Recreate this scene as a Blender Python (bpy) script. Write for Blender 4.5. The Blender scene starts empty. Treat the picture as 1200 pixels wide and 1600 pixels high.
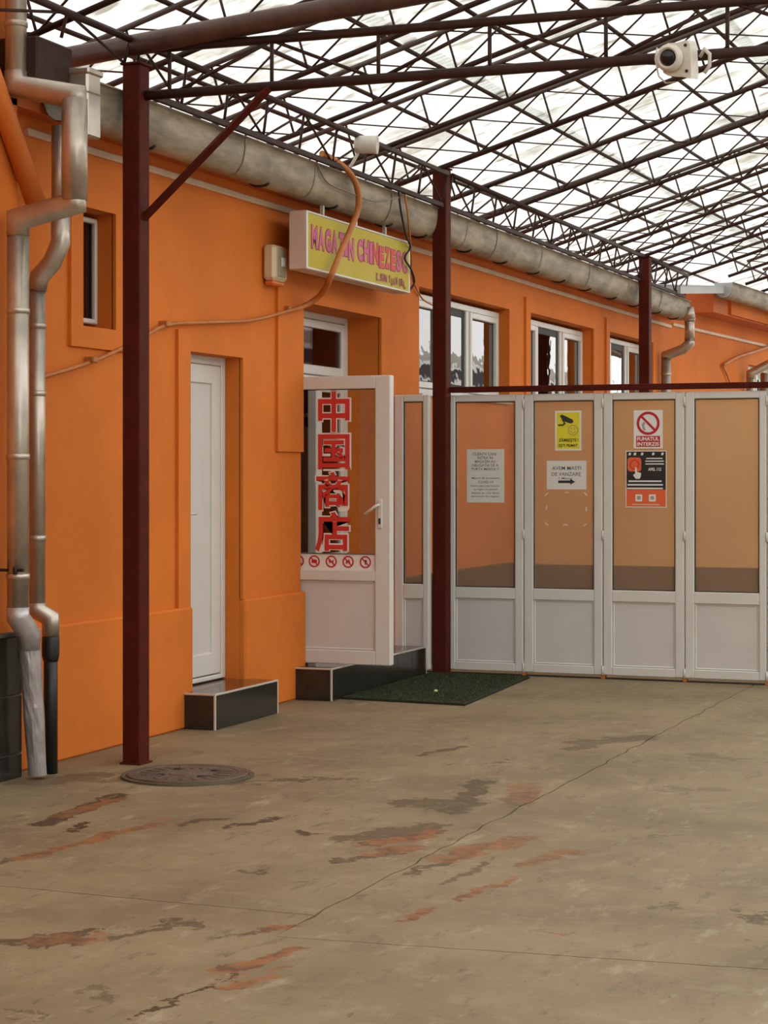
import bpy, math, random
from mathutils import Vector, Matrix
R = math.radians
random.seed(7)
sc = bpy.context.scene
col = sc.collection

# ------------------------------------------------------------------ camera, sky, exposure
# world axes: +Y runs along the orange shop wall away from the viewer, +X points from that wall into the yard
cam = bpy.data.cameras.new('camera')
cam.sensor_width = 36.0
cam.lens = 3100.0 / 1600.0 * 36.0
cam.shift_y = -60.0 / 1600.0
cam.clip_end = 300
cam_o = bpy.data.objects.new('camera', cam)
cam_o.location = (0, 0, 1.55)
cam_o.rotation_euler = (R(90), 0, R(21.2416))
col.objects.link(cam_o)
sc.camera = cam_o

world = bpy.data.worlds.new('overcast_sky')
sc.world = world
world.use_nodes = True
bg = world.node_tree.nodes['Background']
bg.inputs[0].default_value = (1.0, 0.985, 0.955, 1)
bg.inputs[1].default_value = 1.0

sc.view_settings.view_transform = 'Standard'
sc.view_settings.look = 'None'
sc.view_settings.gamma = 1
sc.view_settings.use_curve_mapping = False
sc.view_settings.exposure = 1.15

# ------------------------------------------------------------------ materials
MATS = {}
def srgb(r, g, b):
    f = lambda c: (c / 12.92 if c <= 0.04045 else ((c + 0.055) / 1.055) ** 2.4)
    return (f(r / 255), f(g / 255), f(b / 255), 1)

def mat(name, colr, rough=0.6, metal=0.0, var=0.0, vscale=6.0, bump=0.0, bscale=60.0, dark=None, spec=0.5, stretch=None):
    """plain surface with fine procedural variation and relief"""
    m = bpy.data.materials.new(name); m.use_nodes = True
    nt = m.node_tree; N = nt.nodes; L = nt.links
    p = N['Principled BSDF']
    p.inputs['Roughness'].default_value = rough
    p.inputs['Metallic'].default_value = metal
    p.inputs['Specular IOR Level'].default_value = spec
    c = colr if len(colr) == 4 else (*colr, 1)
    p.inputs['Base Color'].default_value = c
    if var > 0 or bump > 0:
        tc = N.new('ShaderNodeTexCoord')
        src = tc.outputs['Object']
        if stretch:
            mp = N.new('ShaderNodeMapping'); mp.inputs['Scale'].default_value = stretch
            L.new(src, mp.inputs[0]); src = mp.outputs[0]
    if var > 0:
        n = N.new('ShaderNodeTexNoise'); n.inputs['Scale'].default_value = vscale
        n.inputs['Detail'].default_value = 6; n.inputs['Roughness'].default_value = 0.62
        L.new(src, n.inputs['Vector'])
        r = N.new('ShaderNodeMapRange'); r.inputs[1].default_value = 0.35; r.inputs[2].default_value = 0.7
        L.new(n.outputs[0], r.inputs[0])
        mx = N.new('ShaderNodeMix'); mx.data_type = 'RGBA'
        d = dark if dark else tuple(v * (1 - var) for v in c[:3]) + (1,)
        mx.inputs[6].default_value = c; mx.inputs[7].default_value = d if len(d) == 4 else (*d, 1)
        if dark:
            r.inputs[4].default_value = var
        L.new(r.outputs[0], mx.inputs[0])
        L.new(mx.outputs[2], p.inputs['Base Color'])
    if bump > 0:
        n2 = N.new('ShaderNodeTexNoise'); n2.inputs['Scale'].default_value = bscale
        n2.inputs['Detail'].default_value = 4
        L.new(src, n2.inputs['Vector'])
        b = N.new('ShaderNodeBump'); b.inputs['Strength'].default_value = bump; b.inputs['Distance'].default_value = 0.01
        L.new(n2.outputs[0], b.inputs['Height']); L.new(b.outputs[0], p.inputs['Normal'])
    MATS[name] = m
    return m

ORANGE = (0.72, 0.190, 0.023, 1)
mat('orange_plaster', ORANGE, 0.8, var=0.18, vscale=1.4, bump=0.10, bscale=55, spec=0.3)
mat('orange_cornice', (0.66, 0.16, 0.03, 1), 0.75, var=0.2, vscale=2.0, bump=0.2)
mat('orange_pipe', (0.72, 0.19, 0.03, 1), 0.45, var=0.12, vscale=3)
mat('orange_conduit', (0.58, 0.19, 0.04, 1), 0.55, var=0.3, vscale=12)
mat('maroon_paint', (0.092, 0.0145, 0.0085, 1), 0.6, spec=0.08, var=0.3, vscale=9, bump=0.08)
mat('maroon_tube', (0.105, 0.046, 0.034, 1), 0.5, var=0.45, vscale=10, bump=0.1)
mat('rusty_steel', (0.052, 0.022, 0.015, 1), 0.6, var=0.6, vscale=14, dark=(0.02, 0.012, 0.01), bump=0.1, spec=0.25)
mat('grey_steel', (0.11, 0.085, 0.07, 1), 0.5, var=0.6, vscale=12, dark=(0.045, 0.024, 0.018), bump=0.1)
mat('white_pvc', (0.69, 0.675, 0.63, 1), 0.32, var=0.05, vscale=3)
mat('white_panel', (0.64, 0.62, 0.585, 1), 0.38, var=0.05, vscale=3)
mat('cream_trim', (0.72, 0.56, 0.40, 1), 0.6, var=0.15, vscale=8)
mat('gutter_zinc', (0.42, 0.35, 0.25, 1), 0.55, 0.0, var=0.95, vscale=5, dark=(0.13, 0.10, 0.062), bump=0.15, bscale=20, stretch=(1, 0.5, 2))
mat('galvanised', (0.58, 0.51, 0.43, 1), 0.36, 0.8, var=0.35, vscale=5, bump=0.12, bscale=18)
mat('crumpled_metal', (0.52, 0.49, 0.49, 1), 0.32, 0.5, var=0.3, vscale=7, bump=0.5, bscale=14)
mat('dull_flashing', (0.48, 0.50, 0.50, 1), 0.5, 0.2, var=0.15, vscale=4)
mat('black_iron', (0.012, 0.012, 0.012, 1), 0.45, var=0.2, vscale=10)
mat('black_rubber', (0.01, 0.01, 0.01, 1), 0.6)
mat('black_tile', (0.018, 0.017, 0.014, 1), 0.16, var=0.6, vscale=9, dark=(0.045, 0.045, 0.035))
mat('grout', (0.10, 0.09, 0.075, 1), 0.8, var=0.3, vscale=20)
mat('brown_tile', (0.10, 0.038, 0.022, 1), 0.14, var=0.4, vscale=8)
mat('metal_edge', (0.66, 0.62, 0.56, 1), 0.35, 0.3)
mat('door_gap_dark', (0.02, 0.018, 0.015, 1), 0.7)
mat('alarm_beige', (0.68, 0.56, 0.36, 1), 0.45, var=0.08)
mat('alarm_grey', (0.34, 0.29, 0.19, 1), 0.4)
mat('camera_white', (0.70, 0.66, 0.58, 1), 0.4, var=0.15, vscale=20)
mat('lens_black', (0.008, 0.008, 0.009, 1), 0.12)
mat('paper', (0.74, 0.72, 0.67, 1), 0.7, var=0.05, vscale=12)
mat('ink', (0.03, 0.03, 0.03, 1), 0.7)
mat('grey_ink', (0.14, 0.13, 0.12, 1), 0.7)
mat('sticker_yellow', (0.78, 0.68, 0.03, 1), 0.5)
mat('sticker_red', (0.50, 0.012, 0.02, 1), 0.5)
mat('sticker_orange', (0.78, 0.13, 0.04, 1), 0.5)
mat('sticker_black', (0.018, 0.018, 0.016, 1), 0.45)
mat('sticker_white', (0.78, 0.77, 0.73, 1), 0.5)
mat('sticker_grey', (0.35, 0.34, 0.32, 1), 0.5)
mat('char_red', (0.62, 0.035, 0.025, 1), 0.5)
mat('sign_yellow', (0.50, 0.42, 0.04, 1), 0.5, var=0.7, vscale=1.1, dark=(0.50, 0.35, 0.01), spec=0.2)
mat('sign_pink', (0.55, 0.07, 0.20, 1), 0.5)
mat('sign_red', (0.62, 0.03, 0.03, 1), 0.5)
mat('sign_maroon', (0.30, 0.012, 0.04, 1), 0.5)
mat('sign_case', (0.68, 0.56, 0.47, 1), 0.5, var=0.12, vscale=6)
mat('wire_grey', (0.22, 0.18, 0.13, 1), 0.6)
mat('wire_white', (0.6, 0.55, 0.48, 1), 0.6)
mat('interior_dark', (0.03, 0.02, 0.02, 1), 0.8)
mat('plinth_brown', (0.11, 0.042, 0.018, 1), 0.6, var=0.8, vscale=3.0, dark=(0.035, 0.022, 0.014), stretch=(2, 2, 8))
mat('partition_plaster', (0.86, 0.47, 0.17, 1), 0.75, var=0.15, vscale=1.2, bump=0.2)
mat('coat_beige', (0.42, 0.30, 0.21, 1), 0.8, var=0.3, vscale=14)
mat('coat_blue', (0.03, 0.035, 0.08, 1), 0.8, var=0.3, vscale=14)
mat('cast_iron', (0.14, 0.115, 0.085, 1), 0.6, 0.2, var=0.7, vscale=7, dark=(0.07, 0.035, 0.022), bump=0.4, bscale=45)
mat('hole_dark', (0.012, 0.01, 0.008, 1), 0.8)
mat('litter_yellow', (0.85, 0.80, 0.35, 1), 0.5)
mat('opposite_plaster', (0.42, 0.38, 0.32, 1), 0.8, var=0.3, vscale=1.5)

def turf():
    m = mat('green_turf', (0.05, 0.072, 0.022, 1), 0.9, var=0.6, vscale=60, bump=0.9, bscale=220)
turf()

def glass(name, tint=(1, 1, 1, 1), refl=1.0, wobble=0.0, wscale=6.0, haze=0.0, hazecol=(0.6, 0.5, 0.4, 1), rough=0.02):
    """window pane: see-through with a fresnel reflection, optionally patterned / dusty"""
    m = bpy.data.materials.new(name); m.use_nodes = True
    nt = m.node_tree; N = nt.nodes; L = nt.links
    N.remove(N['Principled BSDF'])
    out = N['Material Output']
    tr = N.new('ShaderNodeBsdfTransparent'); tr.inputs[0].default_value = tint
    gl = N.new('ShaderNodeBsdfGlossy'); gl.inputs['Roughness'].default_value = rough
    fr = N.new('ShaderNodeFresnel'); fr.inputs['IOR'].default_value = 1.5
    if wobble > 0:
        tc = N.new('ShaderNodeTexCoord')
        n = N.new('ShaderNodeTexNoise'); n.inputs['Scale'].default_value = wscale
        L.new(tc.outputs['Object'], n.inputs['Vector'])
        b = N.new('ShaderNodeBump'); b.inputs['Strength'].default_value = wobble; b.inputs['Distance'].default_value = 0.02
        L.new(n.outputs[0], b.inputs['Height'])
        L.new(b.outputs[0], gl.inputs['Normal'])
    mul = N.new('ShaderNodeMath'); mul.operation = 'MULTIPLY'; mul.use_clamp = True
    mul.inputs[1].default_value = refl
    L.new(fr.outputs[0], mul.inputs[0])
    mx = N.new('ShaderNodeMixShader')
    base = tr.outputs[0]
    if haze > 0:
        df = N.new('ShaderNodeBsdfDiffuse'); df.inputs[0].default_value = hazecol
        m2 = N.new('ShaderNodeMixShader'); m2.inputs[0].default_value = haze
        L.new(tr.outputs[0], m2.inputs[1]); L.new(df.outputs[0], m2.inputs[2])
        base = m2.outputs[0]
    L.new(mul.outputs[0], mx.inputs[0]); L.new(base, mx.inputs[1]); L.new(gl.outputs[0], mx.inputs[2])
    L.new(mx.outputs[0], out.inputs[0])
    MATS[name] = m
glass('clear_glass', (0.93, 0.93, 0.92, 1), 0.6)
glass('window_glass', (0.45, 0.47, 0.5, 1), 2.2, wobble=0.10, wscale=4.0)
glass('small_window_glass', (0.55, 0.46, 0.4, 1), 0.5)
glass('patterned_glass', (0.90, 0.86, 0.82, 1), 0.55, wobble=0.25, wscale=30, haze=0.16, hazecol=(0.80, 0.60, 0.42, 1), rough=0.18)
glass('transom_glass', (0.55, 0.4, 0.38, 1), 0.5)

def roof_sheet_mat():
    m = bpy.data.materials.new('translucent_sheet'); m.use_nodes = True
    nt = m.node_tree; N = nt.nodes; L = nt.links
    N.remove(N['Principled BSDF']); out = N['Material Output']
    tc = N.new('ShaderNodeTexCoord')
    geo = N.new('ShaderNodeNewGeometry')
    n = N.new('ShaderNodeTexNoise'); n.inputs['Scale'].default_value = 1.1; n.inputs['Detail'].default_value = 7
    n.inputs['Roughness'].default_value = 0.65
    L.new(geo.outputs['Position'], n.inputs['Vector'])
    mr = N.new('ShaderNodeMapRange'); mr.inputs[1].default_value = 0.56; mr.inputs[2].default_value = 0.74
    L.new(n.outputs[0], mr.inputs[0])
    ms_ = N.new('ShaderNodeMapping'); ms_.inputs['Scale'].default_value = (3.0, 13.2, 1.0); L.new(geo.outputs['Position'], ms_.inputs[0])
    n2 = N.new('ShaderNodeTexNoise'); n2.inputs['Scale'].default_value = 1.0; n2.inputs['Detail'].default_value = 3; L.new(ms_.outputs[0], n2.inputs['Vector'])
    mr2 = N.new('ShaderNodeMapRange'); mr2.inputs[1].default_value = 0.60; mr2.inputs[2].default_value = 0.68; mr2.inputs[4].default_value = 0.8; L.new(n2.outputs[0], mr2.inputs[0])
    mxx = N.new('ShaderNodeMath'); mxx.operation = 'MAXIMUM'; L.new(mr.outputs[0], mxx.inputs[0]); L.new(mr2.outputs[0], mxx.inputs[1]); mr = mxx
    mx = N.new('ShaderNodeMix'); mx.data_type = 'RGBA'
    mx.inputs[6].default_value = (0.93, 0.94, 0.93, 1); mx.inputs[7].default_value = (0.55, 0.53, 0.46, 1)
    L.new(mr.outputs[0], mx.inputs[0])
    t = N.new('ShaderNodeBsdfTranslucent'); d = N.new('ShaderNodeBsdfDiffuse')
    L.new(mx.outputs[2], t.inputs[0]); L.new(mx.outputs[2], d.inputs[0])
    ms = N.new('ShaderNodeMixShader'); ms.inputs[0].default_value = 0.13
    L.new(t.outputs[0], ms.inputs[1]); L.new(d.outputs[0], ms.inputs[2])
    L.new(ms.outputs[0], out.inputs[0])
    MATS['translucent_sheet'] = m
roof_sheet_mat()

# stains lying on the concrete: x1,y1,x2,y2, half width, kind (0 dark damp mark, 1 orange clay), strength
STAINS = [
 (-4.66,8.45,-4.58,7.62,.060,0,.9),(-4.63,8.3,-4.61,7.9,.05,1,.6),(-4.42,7.75,-4.38,7.55,.03,0,.8),
 (-4.12,7.86,-4.26,6.95,.045,1,.75),(-4.24,7.0,-4.30,6.75,.03,0,.6),
 (-3.99,7.90,-3.88,8.03,.045,0,.75),(-3.80,7.81,-3.70,8.12,.03,0,.85),(-3.42,7.87,-3.40,7.86,.05,0,.75),
 (-3.20,7.80,-2.98,8.22,.085,0,.55),(-3.05,7.7,-2.92,8.1,.075,1,.85),(-3.07,7.33,-2.88,7.6,.045,0,.6),(-3.0,7.5,-2.84,7.75,.05,1,.7),
 (-3.30,8.75,-3.05,8.85,.11,0,.55),(-3.16,9.45,-2.98,8.6,.07,0,.6),(-2.93,9.45,-2.80,9.0,.085,1,.45),(-2.85,9.2,-2.79,8.9,.08,0,.4),
 (-3.52,5.62,-3.36,5.75,.085,0,.7),(-3.46,5.66,-3.30,5.83,.05,1,.5),(-3.42,5.80,-3.36,5.9,.025,0,.7),
 (-3.24,5.86,-3.17,5.96,.035,0,.6),(-3.15,6.0,-3.10,6.1,.035,0,.6),(-3.19,6.05,-3.15,6.13,.02,0,.7),
 (-2.71,5.55,-2.60,5.92,.045,1,1.0),(-2.62,5.40,-2.55,5.66,.035,1,.75),(-2.71,5.06,-2.66,5.42,.014,0,.8),(-2.74,5.6,-2.66,5.5,.02,0,.7),
 (-2.90,6.02,-2.82,6.10,.03,0,.6),(-2.80,6.14,-2.76,6.22,.03,1,.85),
 (-2.66,7.55,-2.52,8.05,.085,1,.65),(-2.70,7.15,-2.60,7.7,.03,0,.6),(-2.48,7.45,-2.50,7.1,.02,0,.5),
 (-2.33,7.54,-2.22,7.86,.05,1,.6),(-2.38,6.80,-2.29,7.25,.02,1,.75),(-2.44,6.53,-2.40,6.64,.03,1,.8),
 (-3.10,11.10,-2.80,11.4,.10,0,.5),(-3.05,10.75,-3.0,11.0,.07,0,.5),(-3.76,10.28,-3.65,10.6,.03,0,.6),(-3.3,10.1,-3.25,10.2,.04,0,.5),
 (-3.33,6.99,-3.22,6.99,.025,0,.6),(-3.05,6.9,-3.02,6.95,.03,0,.55),(-2.35,10.80,-2.1,10.7,.07,0,.35),
 (-1.66,6.93,-1.58,7.0,.035,0,.45),(-1.33,6.92,-1.27,6.88,.05,0,.6),(-2.2,9.6,-2.0,9.7,.06,0,.3),(-2.0,8.3,-1.9,8.4,.03,0,.35),
 (-1.95,6.45,-1.85,6.5,.02,1,.6),(-4.30,8.95,-4.0,9.2,.03,0,.6),(-4.05,9.3,-3.8,9.35,.03,0,.55),(-4.95,8.75,-4.85,8.95,.08,0,.35),
 (-5.25,8.6,-5.1,8.9,.12,0,.45),(-3.0,5.2,-2.86,5.1,.03,0,.4),(-3.1,4.9,-2.95,4.95,.02,0,.5)]
def concrete():
    m = bpy.data.materials.new('stained_concrete'); m.use_nodes = True
    nt = m.node_tree; N = nt.nodes; L = nt.links
    p = N['Principled BSDF']; p.inputs['Roughness'].default_value = 0.62
    p.inputs['Specular IOR Level'].default_value = 0.35
    geo = N.new('ShaderNodeNewGeometry'); pos = geo.outputs['Position']
    def noise(scale, detail=6, rough=0.6, vec=pos):
        n = N.new('ShaderNodeTexNoise'); n.inputs['Scale'].default_value = scale
        n.inputs['Detail'].default_value = detail; n.inputs['Roughness'].default_value = rough
        L.new(vec, n.inputs['Vector']); return n
    def mixc(fac, a, b):
        x = N.new('ShaderNodeMix'); x.data_type = 'RGBA'
        if hasattr(fac, 'links'): L.new(fac, x.inputs[0])
        else: x.inputs[0].default_value = fac
        for s, i in ((a, 6), (b, 7)):
            if hasattr(s, 'links'): L.new(s, x.inputs[i])
            else: x.inputs[i].default_value = s
        return x.outputs[2]
    def rng(src, a, b, c=0., d=1.):
        r = N.new('ShaderNodeMapRange'); r.interpolation_type = 'SMOOTHSTEP'
        for i, v in zip((1, 2, 3, 4), (a, b, c, d)): r.inputs[i].default_value = v
        L.new(src, r.inputs[0]); return r.outputs[0]
    base = mixc(rng(noise(1.3).outputs[0], 0.35, 0.68), (0.265, 0.202, 0.115, 1), (0.192, 0.142, 0.078, 1))
    base = mixc(rng(noise(7).outputs[0], 0.5, 0.72, 0, 0.5), base, (0.33, 0.265, 0.165, 1))
    base = mixc(rng(noise(4.3, 8, 0.7).outputs[0], 0.58, 0.72, 0, 0.45), base, (0.17, 0.13, 0.085, 1))
    base = mixc(rng(noise(40, 3).outputs[0], 0.55, 0.8, 0, 0.35), base, (0.16, 0.125, 0.085, 1))
    st = N.new('ShaderNodeMapping'); st.inputs['Scale'].default_value = (1.0, 0.35, 1.0); st.inputs['Rotation'].default_value = (0, 0, R(-12)); L.new(pos, st.inputs[0])
    base = mixc(rng(noise(11, 8, 0.72, st.outputs[0]).outputs[0], 0.54, 0.68, 0, 0.75), base, (0.13, 0.095, 0.056, 1))
    base = mixc(rng(noise(6, 8, 0.75, st.outputs[0]).outputs[0], 0.55, 0.68, 0, 0.6), base, (0.39, 0.325, 0.215, 1))
    base = mixc(rng(noise(26, 8, 0.75, st.outputs[0]).outputs[0], 0.60, 0.68, 0, 0.8), base, (0.09, 0.062, 0.036, 1))
    # ragged outlines: warp the position before measuring the distance to each mark
    wn = noise(5.5, 9, 0.68)
    sub = N.new('ShaderNodeVectorMath'); sub.operation = 'SUBTRACT'; sub.inputs[1].default_value = (0.5, 0.5, 0.5)
    L.new(wn.outputs['Color'], sub.inputs[0])
    scl = N.new('ShaderNodeVectorMath'); scl.operation = 'MULTIPLY'; scl.inputs[1].default_value = (0.26, 0.75, 0)
    L.new(sub.outputs[0], scl.inputs[0])
    add = N.new('ShaderNodeVectorMath'); add.operation = 'ADD'
    L.new(pos, add.inputs[0]); L.new(scl.outputs[0], add.inputs[1])
    flat = N.new('ShaderNodeVectorMath'); flat.operation = 'MULTIPLY'; flat.inputs[1].default_value = (1, 1, 0)
    L.new(add.outputs[0], flat.inputs[0])
    wp = flat.outputs[0]
    totals = {0: None, 1: None}
    for (x1, y1, x2, y2, hw, kind, k) in STAINS:
        dx, dy = x2 - x1, y2 - y1; dd = max(dx * dx + dy * dy, 1e-6)
        pa = N.new('ShaderNodeVectorMath'); pa.operation = 'SUBTRACT'; pa.inputs[1].default_value = (x1, y1, 0); L.new(wp, pa.inputs[0])
        dt = N.new('ShaderNodeVectorMath'); dt.operation = 'DOT_PRODUCT'; dt.inputs[1].default_value = (dx / dd, dy / dd, 0); L.new(pa.outputs[0], dt.inputs[0])
        cl = N.new('ShaderNodeClamp'); L.new(dt.outputs['Value'], cl.inputs[0])
        on = N.new('ShaderNodeVectorMath'); on.operation = 'SCALE'; on.inputs[0].default_value = (dx, dy, 0); L.new(cl.outputs[0], on.inputs['Scale'])
        ds = N.new('ShaderNodeVectorMath'); ds.operation = 'DISTANCE'; L.new(pa.outputs[0], ds.inputs[0]); L.new(on.outputs[0], ds.inputs[1])
        v = rng(ds.outputs['Value'], hw * 0.78, hw * 1.05, min(1.0, k * 1.25), 0.0)
        if totals[kind] is None: totals[kind] = v
        else:
            mxn = N.new('ShaderNodeMath'); mxn.operation = 'MAXIMUM'; L.new(totals[kind], mxn.inputs[0]); L.new(v, mxn.inputs[1]); totals[kind] = mxn.outputs[0]
    patch = rng(noise(16, 6, 0.7).outputs[0], 0.33, 0.47, 0.25, 1.0)
    for kd in (0, 1):
        mm = N.new('ShaderNodeMath'); mm.operation = 'MULTIPLY'; L.new(totals[kd], mm.inputs[0]); L.new(patch, mm.inputs[1]); totals[kd] = mm.outputs[0]
    c = mixc(totals[0], base, (0.075, 0.044, 0.022, 1))
    oc = mixc(rng(noise(12).outputs[0], 0.4, 0.65), (0.28, 0.115, 0.040, 1), (0.14, 0.065, 0.030, 1))
    c = mixc(totals[1], c, oc)
    L.new(c, p.inputs['Base Color'])
    b = N.new('ShaderNodeBump'); b.inputs['Strength'].default_value = 0.35; b.inputs['Distance'].default_value = 0.008
    L.new(noise(22, 8, 0.7).outputs[0], b.inputs['Height']); L.new(b.outputs[0], p.inputs['Normal'])
    MATS['stained_concrete'] = m
concrete()

# ------------------------------------------------------------------ mesh helpers
class MB:
    def __init__(s): s.v = []; s.f = []; s.sm = []
    def _add(s, vs, fs, smooth=False):
        o = len(s.v); s.v += [tuple(x) for x in vs]; s.f += [[i + o for i in f] for f in fs]; s.sm += [smooth] * len(fs); return s
    def box(s, x0, x1, y0, y1, z0, z1, M=None):
        vs = [Vector((x, y, z)) for z in (z0, z1) for y in (y0, y1) for x in (x0, x1)]
        if M: vs = [M @ v for v in vs]
        return s._add(vs, [(0, 2, 3, 1), (4, 5, 7, 6), (0, 1, 5, 4), (2, 6, 7, 3), (1, 3, 7, 5), (0, 4, 6, 2)])
    def cbox(s, x0, x1, y0, y1, z0, z1, c=0.004, M=None):
        """box with chamfered edges"""
        c = min(c, (x1 - x0) / 2.2, (y1 - y0) / 2.2, (z1 - z0) / 2.2)
        X = (x0, x0 + c, x1 - c, x1); Y = (y0, y0 + c, y1 - c, y1); Z = (z0, z0 + c, z1 - c, z1)
        vs = []; ix = {}
        def vid(i, j, k):
            if (i, j, k) not in ix:
                ix[(i, j, k)] = len(vs); v = Vector((X[i], Y[j], Z[k])); vs.append(M @ v if M else v)
            return ix[(i, j, k)]
        fs = []
        for a in (0, 3):
            fs.append([vid(a, 1, 1), vid(a, 2, 1), vid(a, 2, 2), vid(a, 1, 2)] if a else [vid(a, 1, 1), vid(a, 1, 2), vid(a, 2, 2), vid(a, 2, 1)])
            fs.append([vid(1, a, 1), vid(1, a, 2), vid(2, a, 2), vid(2, a, 1)] if a else [vid(1, a, 1), vid(2, a, 1), vid(2, a, 2), vid(1, a, 2)])
            fs.append([vid(1, 1, a), vid(2, 1, a), vid(2, 2, a), vid(1, 2, a)] if a else [vid(1, 1, a), vid(1, 2, a), vid(2, 2, a), vid(2, 1, a)])
        for p in (0, 3):
            for q in (0, 3):
                pi = 1 if p == 0 else 2; qi = 1 if q == 0 else 2
                fs.append([vid(p, qi, 1), vid(p, qi, 2), vid(pi, q, 2), vid(pi, q, 1)])
                fs.append([vid(p, 1, qi), vid(p, 2, qi), vid(pi, 2, q), vid(pi, 1, q)])
                fs.append([vid(1, p, qi), vid(2, p, qi), vid(2, pi, q), vid(1, pi, q)])
                for r in (0, 3):
                    ri = 1 if r == 0 else 2
                    fs.append([vid(p, qi, ri), vid(pi, q, ri), vid(pi, qi, r)])
        return s._add(vs, fs)
    def tube(s, pts, r, seg=12, caps=True, smooth=True, rads=None):
        pts = [Vector(p) for p in pts]; n = len(pts)
        dirs = [(pts[i + 1] - pts[i]).normalized() for i in range(n - 1)]
        up = Vector((0, 0, 1)) if abs(dirs[0].z) < 0.9 else Vector((1, 0, 0))
        a = dirs[0].cross(up).normalized(); b = a.cross(dirs[0]).normalized()
        vs = []
        ring = [a * math.cos(2 * math.pi * k / seg) + b * math.sin(2 * math.pi * k / seg) for k in range(seg)]
        for i in range(n):
            d0 = dirs[max(i - 1, 0)]; d1 = dirs[min(i, n - 2)]
            rr = rads[i] if rads else r
            if i > 0 and (d1 - d0).length > 1e-6:
                nrm = (d0 + d1).normalized()
                q = d0.rotation_difference(d1)
                # mitre: slide the incoming ring along d0 to the bisecting plane
                for w in ring:
                    p = pts[i] + w * rr; t = -(p - pts[i]).dot(nrm) / max(d0.dot(nrm), 0.2); vs.append(p + d0 * t)
                ring = [q @ w for w in ring]
            else:
                for w in ring: vs.append(pts[i] + w * rr)
        fs = [(i * seg + k, i * seg + (k + 1) % seg, (i + 1) * seg + (k + 1) % seg, (i + 1) * seg + k) for i in range(n - 1) for k in range(seg)]
        s._add(vs, fs, smooth)
        if caps:
            o = len(s.v) - len(vs)
            s.f.append([o + k for k in range(seg)][::-1]); s.f.append([o + (n - 1) * seg + k for k in range(seg)]); s.sm += [False, False]
        return s
    def lathe(s, prof, M, seg=24, smooth=True):
        """profile of (radius, height) turned round local z"""
        vs = [M @ Vector((r * math.cos(2 * math.pi * k / seg), r * math.sin(2 * math.pi * k / seg), h)) for (r, h) in prof for k in range(seg)]
        fs = [(i * seg + k, i * seg + (k + 1) % seg, (i + 1) * seg + (k + 1) % seg, (i + 1) * seg + k) for i in range(len(prof) - 1) for k in range(seg)]
        o = len(s.v); s._add(vs, fs, smooth)
        s.f.append([o + k for k in range(seg)][::-1]); s.f.append([o + (len(prof) - 1) * seg + k for k in range(seg)]); s.sm += [False, False]
        return s
    def prism(s, poly, M, h):
        """outline in the local xy plane pushed up by h"""
        n = len(poly)
        vs = [M @ Vector((x, y, 0)) for x, y in poly] + [M @ Vector((x, y, h)) for x, y in poly]
        fs = [list(range(n))[::-1], [n + i for i in range(n)]] + [(i, (i + 1) % n, n + (i + 1) % n, n + i) for i in range(n)]
        return s._add(vs, fs)
    def mesh(s, name):
        m = bpy.data.meshes.new(name); m.from_pydata(s.v, [], s.f)
        m.polygons.foreach_set('use_smooth', s.sm); m.update(); return m
    def build(s, name, material, parent=None):
        m = s.mesh(name); m.materials.append(MATS[material])
        o = bpy.data.objects.new(name, m); col.objects.link(o)
        if parent: o.parent = parent; o.matrix_parent_inverse = PINV.get(parent.name, Matrix())
        return o
PINV = {}
def tag(o, label=None, cat=None, group=None, kind=None):
    if label: o['label'] = label
    if cat: o['category'] = cat
    if group: o['group'] = group
    if kind: o['kind'] = kind
    return o
def empty(name, loc, label=None, cat=None, group=None, kind=None):
    """root of a thing, standing at its base; parts are modelled in world coordinates"""
    o = bpy.data.objects.new(name, None); o.empty_display_size = 0.1; o.location = loc; col.objects.link(o)
    PINV[o.name] = Matrix.Translation(loc).inverted()
    return tag(o, label, cat, group, kind)
def own(root):
    """root that is a mesh at the origin"""
    PINV[root.name] = Matrix(); return root
FRONT = lambda x, y, z: Matrix.Translation((x, y, z)) @ Matrix(((1, 0, 0, 0), (0, 0, -1, 0), (0, 1, 0, 0), (0, 0, 0, 1)))   # faces the viewer (-Y)
SIDE = lambda x, y, z: Matrix.Translation((x, y, z)) @ Matrix(((0, 0, 1, 0), (1, 0, 0, 0), (0, 1, 0, 0), (0, 0, 0, 1)))     # faces the yard (+X)
def text_mesh(body, w, h, bold=0.0, depth=0.0006, keep=False):
    """flat lettering fitted to a w by h box with its lower left corner at the origin"""
    cu = bpy.data.curves.new('lettering', 'FONT'); cu.body = body; cu.offset = bold; cu.resolution_u = 3
    o = bpy.data.objects.new('lettering', cu); col.objects.link(o)
    dg = bpy.context.evaluated_depsgraph_get(); dg.update()
    m = bpy.data.meshes.new_from_object(o.evaluated_get(dg)); bpy.data.objects.remove(o); bpy.data.curves.remove(cu)
    vs = [v.co.copy() for v in m.vertices]; fs = [list(p.vertices) for p in m.polygons]
    bpy.data.meshes.remove(m)
    x0 = min(v.x for v in vs); x1 = max(v.x for v in vs); y0 = min(v.y for v in vs); y1 = max(v.y for v in vs)
    sx = w / (x1 - x0); sy = h / (y1 - y0)
    if keep: sx = sy = min(sx, sy)
    return [(Vector(((v.x - x0) * sx + (w - (x1 - x0) * sx) / 2, (v.y - y0) * sy, 0))) for v in vs], fs
def lettering(name, body, M, w, h, material, parent, bold=0.0, keep=False):
    vs, fs = text_mesh(body, w, h, bold, keep=keep)
    b = MB(); b._add([M @ v for v in vs], fs)
    return b.build(name, material, parent)
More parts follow.
